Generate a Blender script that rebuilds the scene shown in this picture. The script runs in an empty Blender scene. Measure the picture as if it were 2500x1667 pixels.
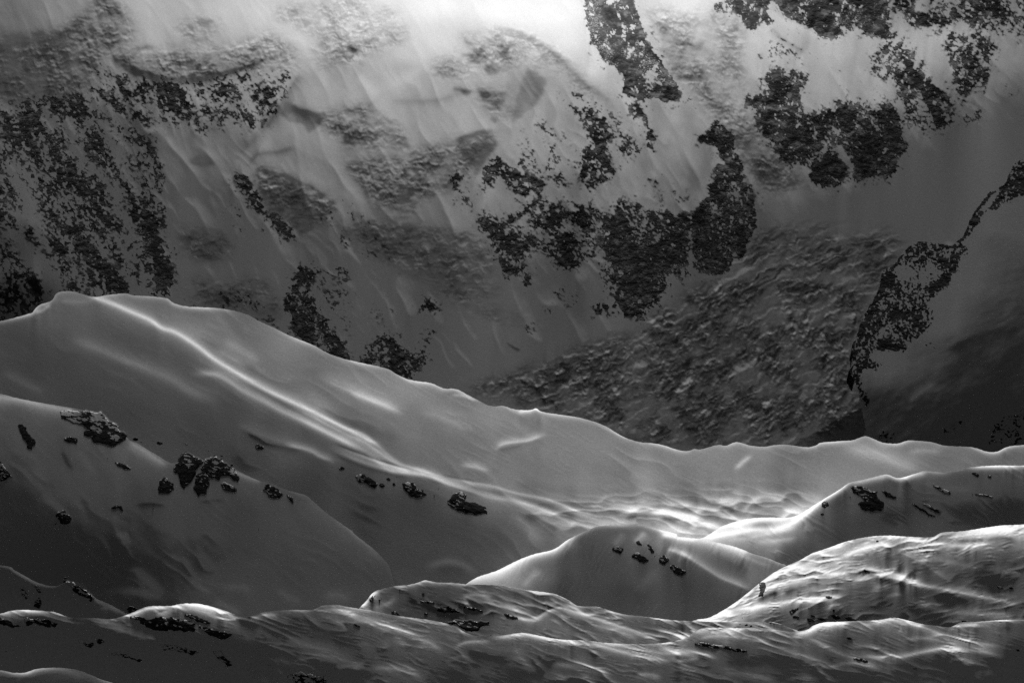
import bpy, math, random
import numpy as np

random.seed(7)
# ------------------------------------------------------------------ camera / sun constants
TAN_X = 0.18                       # half-width of the view (lens 100 mm on a 36 mm sensor)
PX = 2 * TAN_X / 2500.0            # ray slope per pixel of the 2500 px wide photograph
TAU_C = -0.20                      # slope of the central ray (the camera looks down a little)
E = math.radians(40.0)             # sun elevation, straight behind the mountain
SE, CE = math.sin(E), math.cos(E)
SUN = 5.0
EXPO = 0.80
ALB = 0.80
AMB = 0.0092                        # rough level of sky light on shaded snow
STEP = 2.0                         # sculpting resolution

CROP = dict(A=(0, 0), B=(800, 0), C=(1600, 0), D=(0, 550), E=(800, 550), F=(1600, 550),
            G=(0, 1067), H=(800, 1067), I=(1600, 1067))
Z = 900.0 / 2352.0


def c(k, *xy):
    """survey points read from an enlarged sheet of the site -> common survey frame"""
    u0, v0 = CROP[k]
    return [(u0 + x * Z, v0 + y * Z) + tuple(r) for x, y, *r in xy]


def tau(v):
    return TAU_C + (833.5 - v) * PX


def ray(u):
    return (u - 1250.0) * PX


# ------------------------------------------------------------------ numeric helpers
def lin(val):
    x = np.clip(val, 0, 255) / 255.0
    return np.where(x <= 0.04045, x / 12.92, ((x + 0.055) / 1.055) ** 2.4)


def smooth(a, b, x):
    t = np.clip((x - a) / (b - a), 0, 1)
    return t * t * (3 - 2 * t)


def perlin(x, y, seed):
    xi = np.floor(x).astype(np.int64); yi = np.floor(y).astype(np.int64)
    xf = (x - xi).astype(np.float32); yf = (y - yi).astype(np.float32)
    u = xf * xf * xf * (xf * (xf * 6 - 15) + 10); v = yf * yf * yf * (yf * (yf * 6 - 15) + 10)

    def g(ix, iy, dx, dy):
        h = (ix * 374761393 + iy * 668265263 + seed * 974634777) & 0xffffffff
        h = ((h ^ (h >> 13)) * 1274126177) & 0xffffffff
        h = (h ^ (h >> 16)) & 1023
        a = h.astype(np.float32) * np.float32(2 * math.pi / 1024)
        return np.cos(a) * dx + np.sin(a) * dy
    n00 = g(xi, yi, xf, yf); n10 = g(xi + 1, yi, xf - 1, yf)
    n01 = g(xi, yi + 1, xf, yf - 1); n11 = g(xi + 1, yi + 1, xf - 1, yf - 1)
    a = n00 + u * (n10 - n00); b = n01 + u * (n11 - n01)
    return (a + v * (b - a)) * 1.5


def fbm(U, V, size, seed, oct=4, gain=0.5, ang=0.0, stretch=1.0, ridged=False):
    """noise; features are `size` px across and `stretch` times longer along `ang` (degrees, clockwise from right)"""
    a = math.radians(ang)
    x = (U * math.cos(a) + V * math.sin(a)) / (size * stretch)
    y = (-U * math.sin(a) + V * math.cos(a)) / size
    t = np.zeros(U.shape, np.float32); amp = 1.0; tot = 0.0
    for o in range(oct):
        n = perlin(x, y, seed + 17 * o)
        if ridged:
            n = 1 - 2 * np.abs(n)
        t += amp * n; tot += amp
        amp *= gain; x = x * 2.03 + 5.2; y = y * 2.03 + 1.3
    return t / tot


def cells(U, V, size, seed, ang=0.0, stretch=1.0, jit=.9):
    """broken blocks: a random number for the block each point lies in, and how near the block's edge it is"""
    a = math.radians(ang)
    x = (U * math.cos(a) + V * math.sin(a)) / (size * stretch)
    y = (-U * math.sin(a) + V * math.cos(a)) / size
    xi = np.floor(x).astype(np.int64); yi = np.floor(y).astype(np.int64)
    f1 = np.full(U.shape, 9.0, np.float32); f2 = np.full(U.shape, 9.0, np.float32); rid = np.zeros(U.shape, np.float32)
    for dx in (-1, 0, 1):
        for dy in (-1, 0, 1):
            ix = xi + dx; iy = yi + dy
            h = (ix * 374761393 + iy * 668265263 + seed * 974634777) & 0xffffffff
            h = ((h ^ (h >> 13)) * 1274126177) & 0xffffffff
            h = h ^ (h >> 16)
            px_ = ix + .5 + jit * ((h & 255) / 255.0 - .5); py_ = iy + .5 + jit * (((h >> 8) & 255) / 255.0 - .5)
            d = np.hypot(x - px_, y - py_).astype(np.float32)
            m = d < f1
            f2 = np.where(m, f1, np.minimum(f2, d)); f1 = np.where(m, d, f1)
            rid = np.where(m, ((h >> 16) & 255) / 255.0, rid).astype(np.float32)
    return rid, f2 - f1


def blur(a, r):
    r = int(max(1, round(r)))
    for _ in range(2):
        for ax in (0, 1):
            p = [(0, 0), (0, 0)]; p[ax] = (r + 1, r)
            b = np.cumsum(np.pad(a, p, mode='edge'), axis=ax, dtype=np.float64)
            n = a.shape[ax]
            hi = np.take(b, range(2 * r + 1, 2 * r + 1 + n), axis=ax)
            lo = np.take(b, range(0, n), axis=ax)
            a = (hi - lo) / (2 * r + 1)
    return a.astype(np.float32)


def saw(U, V, size, ang, stretch, seed, warp=2.2, extra=0.0, sharp=2.2):
    """crisp-edged waves: slow rise, sudden drop"""
    a = math.radians(ang)
    y = (-U * math.sin(a) + V * math.cos(a)) / size
    ph = y + warp * fbm(U, V, size * 4, seed, 3, .5, ang, stretch * .6) + .35 * fbm(U, V, size * .8, seed + 5, 2, .5, ang, stretch) + extra
    f = ph - np.floor(ph)
    return np.where(f < .9, (f / .9) ** sharp, (1 - f) / .1).astype(np.float32)


def catmull(pts, n=8):
    p = np.array(pts, float)
    if len(p) < 3:
        t = np.linspace(0, 1, n * 2)[:, None]
        return p[0] + (p[-1] - p[0]) * t
    q = np.vstack([2 * p[0] - p[1], p, 2 * p[-1] - p[-2]])
    out = []
    for i in range(1, len(q) - 2):
        for t in np.linspace(0, 1, n, endpoint=False):
            a, b, d, e = q[i - 1], q[i], q[i + 1], q[i + 2]
            out.append(0.5 * (2 * b + (d - a) * t + (2 * a - 5 * b + 4 * d - e) * t ** 2 + (3 * b - a - 3 * d + e) * t ** 3))
    out.append(q[-2])
    return np.array(out)


def in_poly(U, V, poly):
    inside = np.zeros(U.shape, bool)
    n = len(poly)
    for i in range(n):
        x0, y0 = poly[i][:2]; x1, y1 = poly[(i + 1) % n][:2]
        if y0 == y1:
            continue
        cond = (V >= min(y0, y1)) & (V < max(y0, y1))
        xs = x0 + (V - y0) * (x1 - x0) / (y1 - y0)
        inside ^= cond & (U < xs)
    return inside


def shepard(U, V, pts, p=3.0, eps=900.0):
    st = 8
    u = U[::st, ::st]; v = V[::st, ::st]
    num = np.zeros(u.shape); den = np.zeros(u.shape)
    for a, b, val in pts:
        d = (u - a) ** 2 + ((v - b) * 1.5) ** 2 + eps
        w = d ** (-p / 2)
        num += w * val; den += w
    lo = num / den
    # bilinear back up
    ny, nx = U.shape
    yi = np.arange(ny) / st; xi = np.arange(nx) / st
    y0 = np.clip(yi.astype(int), 0, lo.shape[0] - 2); x0 = np.clip(xi.astype(int), 0, lo.shape[1] - 2)
    fy = np.clip(yi - y0, 0, 1)[:, None]; fx = np.clip(xi - x0, 0, 1)[None, :]
    a = lo[y0][:, x0]; b = lo[y0][:, x0 + 1]; d = lo[y0 + 1][:, x0]; e = lo[y0 + 1][:, x0 + 1]
    return blur(((a * (1 - fx) + b * fx) * (1 - fy) + (d * (1 - fx) + e * fx) * fy).astype(np.float32), 6)


def dct_solve(gv, lam):
    """least squares depth D with dD/dv = gv and a weak pull to no sideways step (cosine transform)"""
    ny, nx = gv.shape
    rhs = np.zeros((ny, nx))
    gm = 0.5 * (gv[1:] + gv[:-1])
    rhs[:-1] -= -gm; rhs[1:] -= gm          # divergence
    ext = np.concatenate([rhs, rhs[::-1]], 0); ext = np.concatenate([ext, ext[:, ::-1]], 1)
    F = np.fft.rfft2(ext)
    ky = 2 - 2 * np.cos(2 * np.pi * np.fft.fftfreq(2 * ny))[:, None]
    kx = 2 - 2 * np.cos(2 * np.pi * np.fft.rfftfreq(2 * nx))[None, :]
    den = ky + lam * kx
    den[0, 0] = 1.0
    F = -F / den
    F[0, 0] = 0
    return np.fft.irfft2(F, s=ext.shape)[:ny, :nx]


# ------------------------------------------------------------------ relief sculptor
class Relief:
    """A piece of terrain, sculpted by slope: how steep the snow lies (its sun exposure) is given in tones."""

    def __init__(self, v0, v1, u0=-440, u1=2940):
        self.u = np.arange(u0, u1 + 0.1, STEP); self.v = np.arange(v0, v1 + 0.1, STEP)
        self.U, self.V = np.meshgrid(self.u, self.v)
        self.rock = np.zeros(self.U.shape, np.float32); self.ice = np.zeros(self.U.shape, np.float32)
        self.steep = np.zeros(self.U.shape, np.float32)
        self.over = 0.0; self.shade = 0.0
        self.crag = np.zeros(self.U.shape, np.int16)

    def base(self, pts):
        self.val = shepard(self.U, self.V, pts)

    def dist(self, pts, rad, n=6):
        """distance and side (+ = below / left-hand of travel to the right) and position along a polyline"""
        p = catmull(pts, n)
        d = np.full(self.U.shape, 1e9, np.float32); sd = np.zeros(self.U.shape, np.float32); tt = np.zeros(self.U.shape, np.float32)
        L = np.concatenate([[0], np.cumsum(np.hypot(np.diff(p[:, 0]), np.diff(p[:, 1])))]); tot = L[-1] + 1e-6
        for i in range(len(p) - 1):
            (ax, ay), (bx, by) = p[i][:2], p[i + 1][:2]
            i0 = int(np.searchsorted(self.u, min(ax, bx) - rad)); i1 = int(np.searchsorted(self.u, max(ax, bx) + rad))
            j0 = int(np.searchsorted(self.v, min(ay, by) - rad)); j1 = int(np.searchsorted(self.v, max(ay, by) + rad))
            if i1 <= i0 or j1 <= j0:
                continue
            x = self.U[j0:j1, i0:i1] - ax; y = self.V[j0:j1, i0:i1] - ay
            dx, dy = bx - ax, by - ay; l2 = dx * dx + dy * dy + 1e-9
            t = np.clip((x * dx + y * dy) / l2, 0, 1)
            dd = np.hypot(x - t * dx, y - t * dy)
            m = dd < d[j0:j1, i0:i1]
            s = np.sign(dx * y - dy * x)
            d[j0:j1, i0:i1] = np.where(m, dd, d[j0:j1, i0:i1])
            sd[j0:j1, i0:i1] = np.where(m, s, sd[j0:j1, i0:i1])
            tt[j0:j1, i0:i1] = np.where(m, (L[i] + t * (L[i + 1] - L[i])) / tot, tt[j0:j1, i0:i1])
        return d, sd, tt

    def profile(self, pts, wup, wdn, taper=0.2):
        """pts run left to right: wup = reach above the line, wdn = reach below"""
        if pts[0][0] > pts[-1][0]:
            pts = pts[::-1]
        d, sd, tt = self.dist(pts, 3 * max(wup, wdn))
        w = np.where(sd > 0, wdn, wup)
        k = np.exp(-np.abs(d / w) ** 1.5)
        k *= smooth(0, taper, tt) * smooth(0, taper, 1 - tt)
        k[d > 1e8] = 0
        return k

    def strokes(self, lst):
        for s in lst:
            pts, amp, wup, wdn = s[:4]
            tp = s[4] if len(s) > 4 else 0.2
            self.val = self.val + amp * self.profile(pts, wup, wdn, tp)

    def solve(self, yref, at, lam=0.04, smin=0.16, it=6):
        T = lin(np.clip(self.val, 4, 252)) / 2 ** EXPO
        ndl = np.clip((T - AMB) * math.pi / (ALB * SUN), 0.0, 0.67)
        deep = smooth(52, 32, self.val)                 # what lies in shade leans well away from the sun
        dark = np.clip(50 - self.val, 0, 40) * .006
        dt = PX * STEP
        tv = tau(self.V)
        N = np.full(self.U.shape, 1.25)
        cap = SE / CE - 0.004
        corr = np.zeros(self.U.shape)
        for k in range(it):
            s = (SE - ndl * N) / CE
            s = np.minimum(s + self.steep, cap + self.over) + deep * self.shade + dark
            g = -dt / (np.maximum(s, tv + smin) - tv)      # depth falls towards the bottom of the view
            D = dct_solve(g + corr, lam)
            Dv = np.gradient(D, axis=0) / STEP; Du = np.gradient(D, axis=1) / STEP
            if 2 <= k < 5:
                corr = corr + np.clip(0.7 * (g - Dv * STEP), -dt * .8, dt * .8)
            Dv = np.minimum(Dv, -PX / 6.0)
            sa = tv - PX / Dv
            zx = np.clip(-(sa - tv) * Du / PX, -1.0, 1.0)               # dz/dx on the surface
            N = 0.5 * N + 0.5 * np.sqrt(1 + np.clip(sa, 0, 1.2) ** 2 + zx * zx)
        j = int((at[1] - self.v[0]) / STEP); i = int((at[0] - self.u[0]) / STEP)
        self.D = D - D[j, i] + math.log(yref)

    def depth(self, u, v):
        x = np.clip((np.asarray(u, float) - self.u[0]) / STEP, 0, len(self.u) - 1.001)
        y = np.clip((np.asarray(v, float) - self.v[0]) / STEP, 0, len(self.v) - 1.001)
        xi = x.astype(int); yi = y.astype(int); fx = x - xi; fy = y - yi
        D = self.D
        d = (D[yi, xi] * (1 - fx) + D[yi, xi + 1] * fx) * (1 - fy) + (D[yi + 1, xi] * (1 - fx) + D[yi + 1, xi + 1] * fx) * fy
        return np.exp(d)

    def attr(self, a, u, v):
        x = np.clip(np.round((u - self.u[0]) / STEP).astype(int), 0, len(self.u) - 1)
        y = np.clip((v - self.v[0]) / STEP, 0, len(self.v) - 1.001)
        yi = y.astype(int); fy = y - yi
        return a[yi, x] * (1 - fy) + a[yi + 1, x] * fy

    def mesh_arrays(self, crest=None, bottom=None, rows=300, back=True, back_rock=0.0):
        u = self.u
        if crest is None:
            vc = np.full(u.shape, self.v[0])
        else:
            p = catmull(crest, 6); vc = np.interp(u, np.maximum.accumulate(p[:, 0]), p[:, 1])
            vc = vc + 1.2 * fbm(u[None, :], u[None, :] * 0, 9, 991, 3)[0]
        vb = np.full(u.shape, self.v[-1]) if bottom is None else np.interp(u, [b[0] for b in bottom], [b[1] for b in bottom])
        vc = np.clip(vc, self.v[0], self.v[-1] - 3); vb = np.maximum(vb, vc + 3)
        t = np.linspace(0, 1, rows)[:, None]
        V = vc[None, :] + (vb - vc)[None, :] * t
        U = np.broadcast_to(u[None, :], V.shape)
        Y = self.depth(U, V)
        X = Y * ray(U); Zz = Y * tau(V)
        rock = self.attr(self.rock, U, V); ice = self.attr(self.ice, U, V)
        if back:                                   # the far side of the ridge falls away behind the crest
            bx, by, bz, br, bi = [], [], [], [], []
            y0, z0, x0 = Y[0], Zz[0], X[0]
            yy = 0; zz = 0
            for dy, sl in ((.004, .6), (1, .55), (3, .55), (8, .6), (20, .65), (45, .7), (90, .7), (150, .7)):
                yy += dy * y0 / 2500; zz -= dy * y0 / 2500 * sl
                bx.append(x0 * (y0 + yy) / y0); by.append(y0 + yy); bz.append(z0 + zz); br.append(rock[0] * 0 + back_rock); bi.append(ice[0] * 0)
            X = np.vstack([np.array(bx[::-1]), X]); Y = np.vstack([np.array(by[::-1]), Y]); Zz = np.vstack([np.array(bz[::-1]), Zz])
            rock = np.vstack([np.array(br[::-1]), rock]); ice = np.vstack([np.array(bi[::-1]), ice])
            V = np.vstack([np.repeat(V[:1], len(bx), 0), V]); U = np.vstack([np.repeat(U[:1], len(bx), 0), U])
        return X, Y, Zz, rock, ice, U, V


COL = bpy.context.scene.collection


def grid_object(name, X, Y, Zz, rock, ice, mat, mask=None, crest_cut=False):
    ny, nx = X.shape
    co = np.stack([X, Y, Zz], -1).reshape(-1, 3)
    idx = np.arange(ny * nx).reshape(ny, nx)
    q = np.stack([idx[:-1, :-1], idx[1:, :-1], idx[1:, 1:], idx[:-1, 1:]], -1)
    q = q[mask] if mask is not None else q[np.arange(ny - 1) != (7 if crest_cut else -1)].reshape(-1, 4)
    used = np.zeros(ny * nx, bool); used[q.ravel()] = True
    remap = np.cumsum(used) - 1
    q = remap[q]; co = co[used]
    return raw_object(name, co, q, mat, dict(rock=rock.reshape(-1)[used], ice=ice.reshape(-1)[used]))


def raw_object(name, co, quads, mat, attrs):
    me = bpy.data.meshes.new(name)
    me.vertices.add(len(co)); me.vertices.foreach_set('co', np.ascontiguousarray(co, np.float32).ravel())
    k = quads.shape[1]
    me.loops.add(quads.size); me.loops.foreach_set('vertex_index', np.ascontiguousarray(quads, np.int32).ravel())
    me.polygons.add(len(quads)); me.polygons.foreach_set('loop_start', np.arange(0, quads.size, k, dtype=np.int32))
    me.update(calc_edges=True)
    me.polygons.foreach_set('use_smooth', np.ones(len(quads), bool))
    for an, av in attrs.items():
        a = me.attributes.new(an, 'FLOAT', 'POINT'); a.data.foreach_set('value', np.ascontiguousarray(av, np.float32))
    me.materials.append(mat)
    me.update()
    ob = bpy.data.objects.new(name, me); COL.objects.link(ob)
    return ob


def structure(o, kind='structure'):
    o['kind'] = kind
    return o


def tag(o, label, cat, group=None):
    o['label'] = label; o['category'] = cat
    if group:
        o['group'] = group
    return o


# ------------------------------------------------------------------ materials
def node(nt, t, **kw):
    n = nt.nodes.new(t)
    for k, v in kw.items():
        setattr(n, k, v)
    return n


def math_node(nt, op, a, b=None, clamp=False):
    n = node(nt, 'ShaderNodeMath', operation=op, use_clamp=clamp)
    for i, x in enumerate((a, b)):
        if x is None:
            continue
        if isinstance(x, (int, float)):
            n.inputs[i].default_value = x
        else:
            nt.links.new(x, n.inputs[i])
    return n.outputs[0]


def noise_node(nt, scale, detail=3.0, rough=0.5, vec=None):
    n = node(nt, 'ShaderNodeTexNoise')
    n.inputs['Scale'].default_value = scale; n.inputs['Detail'].default_value = detail; n.inputs['Roughness'].default_value = rough
    if vec is not None:
        nt.links.new(vec, n.inputs['Vector'])
    return n.outputs['Fac']


def mix_grey(nt, fac, a, b):
    m = node(nt, 'ShaderNodeMix', data_type='FLOAT')
    for i, x in ((0, fac), (2, a), (3, b)):
        if isinstance(x, (int, float)):
            m.inputs[i].default_value = x
        else:
            nt.links.new(x, m.inputs[i])
    return m.outputs[0]


def terrain_material(name, unit, grain=0.5, rock_lo=0.05, rock_hi=0.17, snowcap=False, relief=0.7, dust_shading=0.8):
    """snow with ice and bare rock where the ground carries them; `unit` = metres of the finest grain"""
    m = bpy.data.materials.new(name); m.use_nodes = True
    nt = m.node_tree; nt.nodes.clear()
    out = node(nt, 'ShaderNodeOutputMaterial'); bs = node(nt, 'ShaderNodeBsdfPrincipled')
    nt.links.new(bs.outputs[0], out.inputs[0])
    geo = node(nt, 'ShaderNodeNewGeometry'); pos = geo.outputs['Position']
    ra = node(nt, 'ShaderNodeAttribute', attribute_name='rock').outputs['Fac']
    ia = node(nt, 'ShaderNodeAttribute', attribute_name='ice').outputs['Fac']
    fine = noise_node(nt, 0.5 / unit, 2.0, 0.6, pos)
    grit = noise_node(nt, 0.85 / unit, 1.0, 0.6, pos)
    med = noise_node(nt, 0.10 / unit, 5.0, 0.6, pos)
    soft = noise_node(nt, 0.012 / unit, 3.0, 0.5, pos)
    # crisp rock edge broken by fine noise
    r = math_node(nt, 'ADD', ra, math_node(nt, 'MULTIPLY', math_node(nt, 'SUBTRACT', fine, 0.5), 0.9))
    if snowcap:
        sep = node(nt, 'ShaderNodeSeparateXYZ'); nt.links.new(geo.outputs['Normal'], sep.inputs[0])
        cap = math_node(nt, 'SUBTRACT', math_node(nt, 'ADD', sep.outputs[2], math_node(nt, 'MULTIPLY', math_node(nt, 'SUBTRACT', med, 0.5), 0.9)), 0.80)
        cap = math_node(nt, 'MULTIPLY', math_node(nt, 'MAXIMUM', cap, 0.0), 5.0)
        r = math_node(nt, 'SUBTRACT', r, cap)
    r = math_node(nt, 'MULTIPLY', math_node(nt, 'SUBTRACT', r, 0.36), 4.0, True)
    rockc = mix_grey(nt, math_node(nt, 'MULTIPLY', med, 1.0), rock_lo, rock_hi)
    rockc = mix_grey(nt, math_node(nt, 'MULTIPLY', ia, dust_shading, True), rockc, 0.30)      # thin snow dusting the stone, and facet shading painted in grey
    snow = math_node(nt, 'ADD', 0.795, math_node(nt, 'MULTIPLY', math_node(nt, 'SUBTRACT', soft, 0.5), 0.05))
    snow = math_node(nt, 'ADD', snow, math_node(nt, 'MULTIPLY', math_node(nt, 'SUBTRACT', grit, 0.5), 0.52))
    icec = mix_grey(nt, med, 0.20, 0.46)  # grey of bare ice, also of the shade painted into crevasses
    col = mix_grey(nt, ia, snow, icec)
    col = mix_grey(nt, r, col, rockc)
    cc = node(nt, 'ShaderNodeCombineColor')
    for i in range(3):
        nt.links.new(col, cc.inputs[i])
    nt.links.new(cc.outputs[0], bs.inputs['Base Color'])
    bs.inputs['Roughness'].default_value = 0.75
    bs.inputs['Specular IOR Level'].default_value = 0.03
    b1 = node(nt, 'ShaderNodeBump'); b1.inputs['Strength'].default_value = 1.0
    b1.inputs['Distance'].default_value = unit * 0.022 * grain
    nt.links.new(grit, b1.inputs['Height'])
    b2 = node(nt, 'ShaderNodeBump'); b2.inputs['Distance'].default_value = unit * relief
    nt.links.new(r, b2.inputs['Strength']); nt.links.new(med, b2.inputs['Height']); nt.links.new(b1.outputs[0], b2.inputs['Normal'])
    nt.links.new(b2.outputs[0], bs.inputs['Normal'])
    return m


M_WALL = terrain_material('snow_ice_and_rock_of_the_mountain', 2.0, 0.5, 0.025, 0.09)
M_FAR = terrain_material('wind_packed_snow_far', 1.3, 0.5)
M_MID = terrain_material('wind_packed_snow_mid', 0.8, 0.5)
M_NEAR = terrain_material('wind_packed_snow_near', 0.5, 0.5)
M_ROCK = terrain_material('dark_schist_with_snow', 0.45, 0.5, 0.010, 0.05, relief=0.6)
# ================================================================== THE MOUNTAIN FACE AND ITS GLACIER
W = Relief(-140, 1130)


def ctrl(k, *t):
    return c(k, *t)


W.base(
    ctrl('A', (100, 100, 100), (400, 100, 125), (300, 300, 92), (100, 400, 72), (100, 600, 66), (700, 150, 122), (1000, 200, 165), (1000, 50, 170),
         (1300, 250, 160), (1500, 100, 185), (1700, 60, 195), (2000, 250, 190), (2300, 150, 222), (2200, 500, 152), (2000, 600, 146), (1200, 900, 95),
         (1200, 1100, 84), (1200, 1300, 70), (900, 1400, 60), (600, 800, 76), (500, 1000, 70), (300, 1300, 54), (100, 1500, 44), (1700, 1000, 112),
         (2000, 900, 130), (2000, 1050, 116), (2200, 1150, 112), (2200, 1500, 90), (1700, 700, 122), (1200, 400, 120)) +
    ctrl('B', (300, 30, 225), (700, 30, 244), (1100, 60, 248), (1400, 100, 248), (1550, 50, 242), (700, 250, 212), (400, 450, 162), (500, 550, 156),
         (900, 300, 195), (700, 700, 150), (1000, 700, 150), (1500, 250, 228), (1700, 400, 205), (1300, 550, 140), (1300, 750, 142), (600, 800, 145),
         (300, 1150, 120), (700, 1150, 116), (1500, 900, 140), (2200, 700, 132), (2200, 900, 122), (2000, 1100, 116), (1700, 1300, 110),
         (1200, 1300, 115), (300, 1450, 100), (2200, 1250, 100), (1000, 1300, 110), (1850, 500, 165)) +
    ctrl('C', (150, 250, 200), (200, 60, 235), (60, 150, 212), (400, 150, 195), (600, 230, 188), (400, 400, 172), (250, 600, 162), (400, 700, 142),
         (900, 150, 175), (1100, 300, 168), (900, 500, 156), (1300, 500, 150), (1700, 250, 162), (1800, 280, 156), (2250, 350, 122), (2200, 550, 98),
         (2250, 700, 72), (2300, 900, 60), (2000, 900, 60), (1800, 1100, 58), (1500, 1250, 62), (1000, 1200, 82), (600, 950, 114), (600, 1100, 106),
         (800, 1150, 96), (200, 950, 126), (200, 1150, 106), (1200, 1400, 57), (2000, 1200, 56), (700, 1350, 70), (1500, 1400, 52), (1800, 60, 110)) +
    ctrl('E', (300, 200, 80), (700, 350, 78), (500, 450, 74), (900, 600, 72), (900, 850, 66), (800, 1000, 55), (1300, 600, 70), (1500, 750, 60),
         (1500, 500, 78), (1300, 900, 54), (1800, 950, 46), (2000, 1300, 44), (600, 700, 64), (230, 700, 54), (2200, 700, 50)) +
    ctrl('D', (100, 100, 42), (100, 500, 36), (700, 300, 48), (1300, 150, 66), (1600, 250, 62), (1400, 450, 46), (1700, 550, 46), (2100, 300, 70)) +
    ctrl('F', (300, 300, 55), (800, 50, 55), (1000, 200, 54), (1200, 100, 48), (700, 450, 52), (500, 800, 48), (900, 800, 48), (900, 1150, 44),
         (1200, 1200, 40), (300, 1200, 42), (1400, 1250, 34), (2200, 800, 30), (2000, 1200, 26)))

S_W = [
    # hanging ice bands, couloirs and their lips
    (c('A', (0, 270), (200, 255), (330, 240)), -30, 14, 10), (c('A', (330, 330), (450, 210), (530, 110), (620, 30)), -26, 10, 10),
    (c('A', (700, 350), (850, 440), (1000, 490), (1150, 520), (1300, 500), (1500, 450), (1700, 380)), -45, 8, 10, .1),
    (c('A', (760, 330), (1000, 330), (1250, 330), (1500, 310), (1750, 210)), 18, 10, 8),
    (c('A', (1690, 830), (1780, 690), (1860, 560), (1920, 460)), -35, 6, 14, .1), (c('A', (1500, 1010), (1650, 860), (1780, 700)), -22, 20, 8),
    (c('A', (1800, 660), (1900, 700), (2010, 740), (2040, 800)), -50, 10, 12, .1), (c('A', (1570, 1090), (1640, 990), (1780, 970), (1900, 930)), -28, 6, 8),
    (c('A', (1620, 1090), (1720, 1100), (1850, 1140), (1900, 1220), (2020, 1300), (2100, 1320)), -40, 5, 6, .1),
    (c('A', (1850, 1160), (1960, 1180), (2080, 1260), (2150, 1310)), -30, 5, 5, .1),
    (c('A', (1200, 1040), (1290, 1020), (1370, 1050)), -35, 8, 4), (c('B', (350, 320), (600, 420), (330, 600)), 14, 20, 20),
    # ice slope and arc of seracs left of the buttress
    (c('B', (1290, 430), (1260, 560), (1220, 680), (1190, 760)), -14, 18, 22, .1), (c('B', (1380, 480), (1370, 560), (1300, 690)), -14, 26, 10, .1),
    (c('B', (1060, 165), (1200, 200), (1330, 270), (1450, 350), (1550, 450), (1650, 540), (1750, 610), (1850, 700)), -30, 8, 14, .15),
    (c('B', (1070, 160), (1220, 190), (1360, 255), (1480, 330), (1600, 420)), 16, 6, 3, .15),
    (c('B', (380, 640), (550, 650), (700, 640), (850, 600)), -18, 7, 12), (c('B', (900, 400), (980, 360), (1030, 350)), -28, 26, 12, .3),
    (c('B', (1110, 270), (1130, 330), (1130, 390)), -36, 14, 14, .2), (c('B', (990, 440), (1060, 430), (1110, 450)), -34, 8, 14, .2),
    (c('B', (790, 560), (860, 580), (930, 590)), -40, 6, 8), (c('B', (950, 590), (1010, 610), (1160, 590)), -36, 5, 12),
    (c('B', (1070, 700), (1100, 660), (1140, 640)), -44, 10, 8), (c('B', (1030, 750), (1080, 790)), -34, 14, 4, .3),
    (c('B', (820, 890), (900, 860), (1000, 830), (1060, 830)), -24, 3, 12, .1), (c('B', (840, 990), (950, 980), (1060, 940)), -34, 16, 22, .1),
    (c('B', (80, 890), (160, 890), (210, 840)), -30, 14, 20), (c('B', (100, 710), (180, 710), (230, 680)), -36, 8, 8),
    (c('B', (440, 1300), (500, 1260), (570, 1200)), -34, 12, 8), (c('B', (150, 350), (180, 300)), -60, 10, 12, .4),
    (c('B', (840, 360), (900, 350), (980, 350)), -30, 5, 6), (c('B', (180, 480), (240, 540), (330, 620)), 12, 14, 14),
    # right icefall
    (c('C', (10, 100), (60, 180), (130, 260), (140, 420), (90, 480)), -34, 22, 30, .2), (c('C', (180, 250), (250, 300), (320, 270)), -30, 6, 22, .2),
    (c('C', (120, 490), (200, 480), (320, 460)), -26, 4, 10), (c('C', (540, 600), (520, 760), (580, 840)), 14, 20, 10),
    (c('C', (560, 870), (610, 960), (640, 1080)), -20, 8, 14), (c('C', (730, 170), (830, 260), (960, 340)), -26, 4, 10, .1),
    (c('C', (740, 60), (800, 120), (900, 160), (1000, 210), (1100, 250)), 14, 2, 16, .1),
    # glacier lines and the snow cone at its foot
    (c('E', (330, 690), (370, 560), (430, 430), (460, 300)), -18, 8, 10), (c('E', (260, 640), (280, 500), (330, 400)), -14, 16, 6),
    (c('E', (840, 620), (920, 570), (990, 560), (1080, 620), (1180, 720), (1250, 790)), 13, 10, 6), (c('E', (850, 740), (930, 640), (980, 570)), -12, 6, 10),
    (c('E', (1130, 740), (1190, 780), (1240, 800)), -22, 5, 8), (c('E', (830, 1040), (1000, 990), (1200, 930), (1400, 870), (1500, 860)), 9, 5, 12),
    (c('F', (600, 280), (720, 230), (850, 130), (960, 90)), 9, 8, 8), (c('F', (950, 180), (1200, 130), (1400, 90), (1600, 40)), -8, 8, 5),
]
W.strokes(S_W)

# ---- bare rock: (id, density, softness px, outline). The big crags are things of their own.
CRAGS = {}
ROCKS = []


def rock(cid, dens, soft, *pieces):
    pts = []
    for k, p in pieces:
        pts += c(k, *p)
    ROCKS.append((cid, dens, soft, pts))


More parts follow.
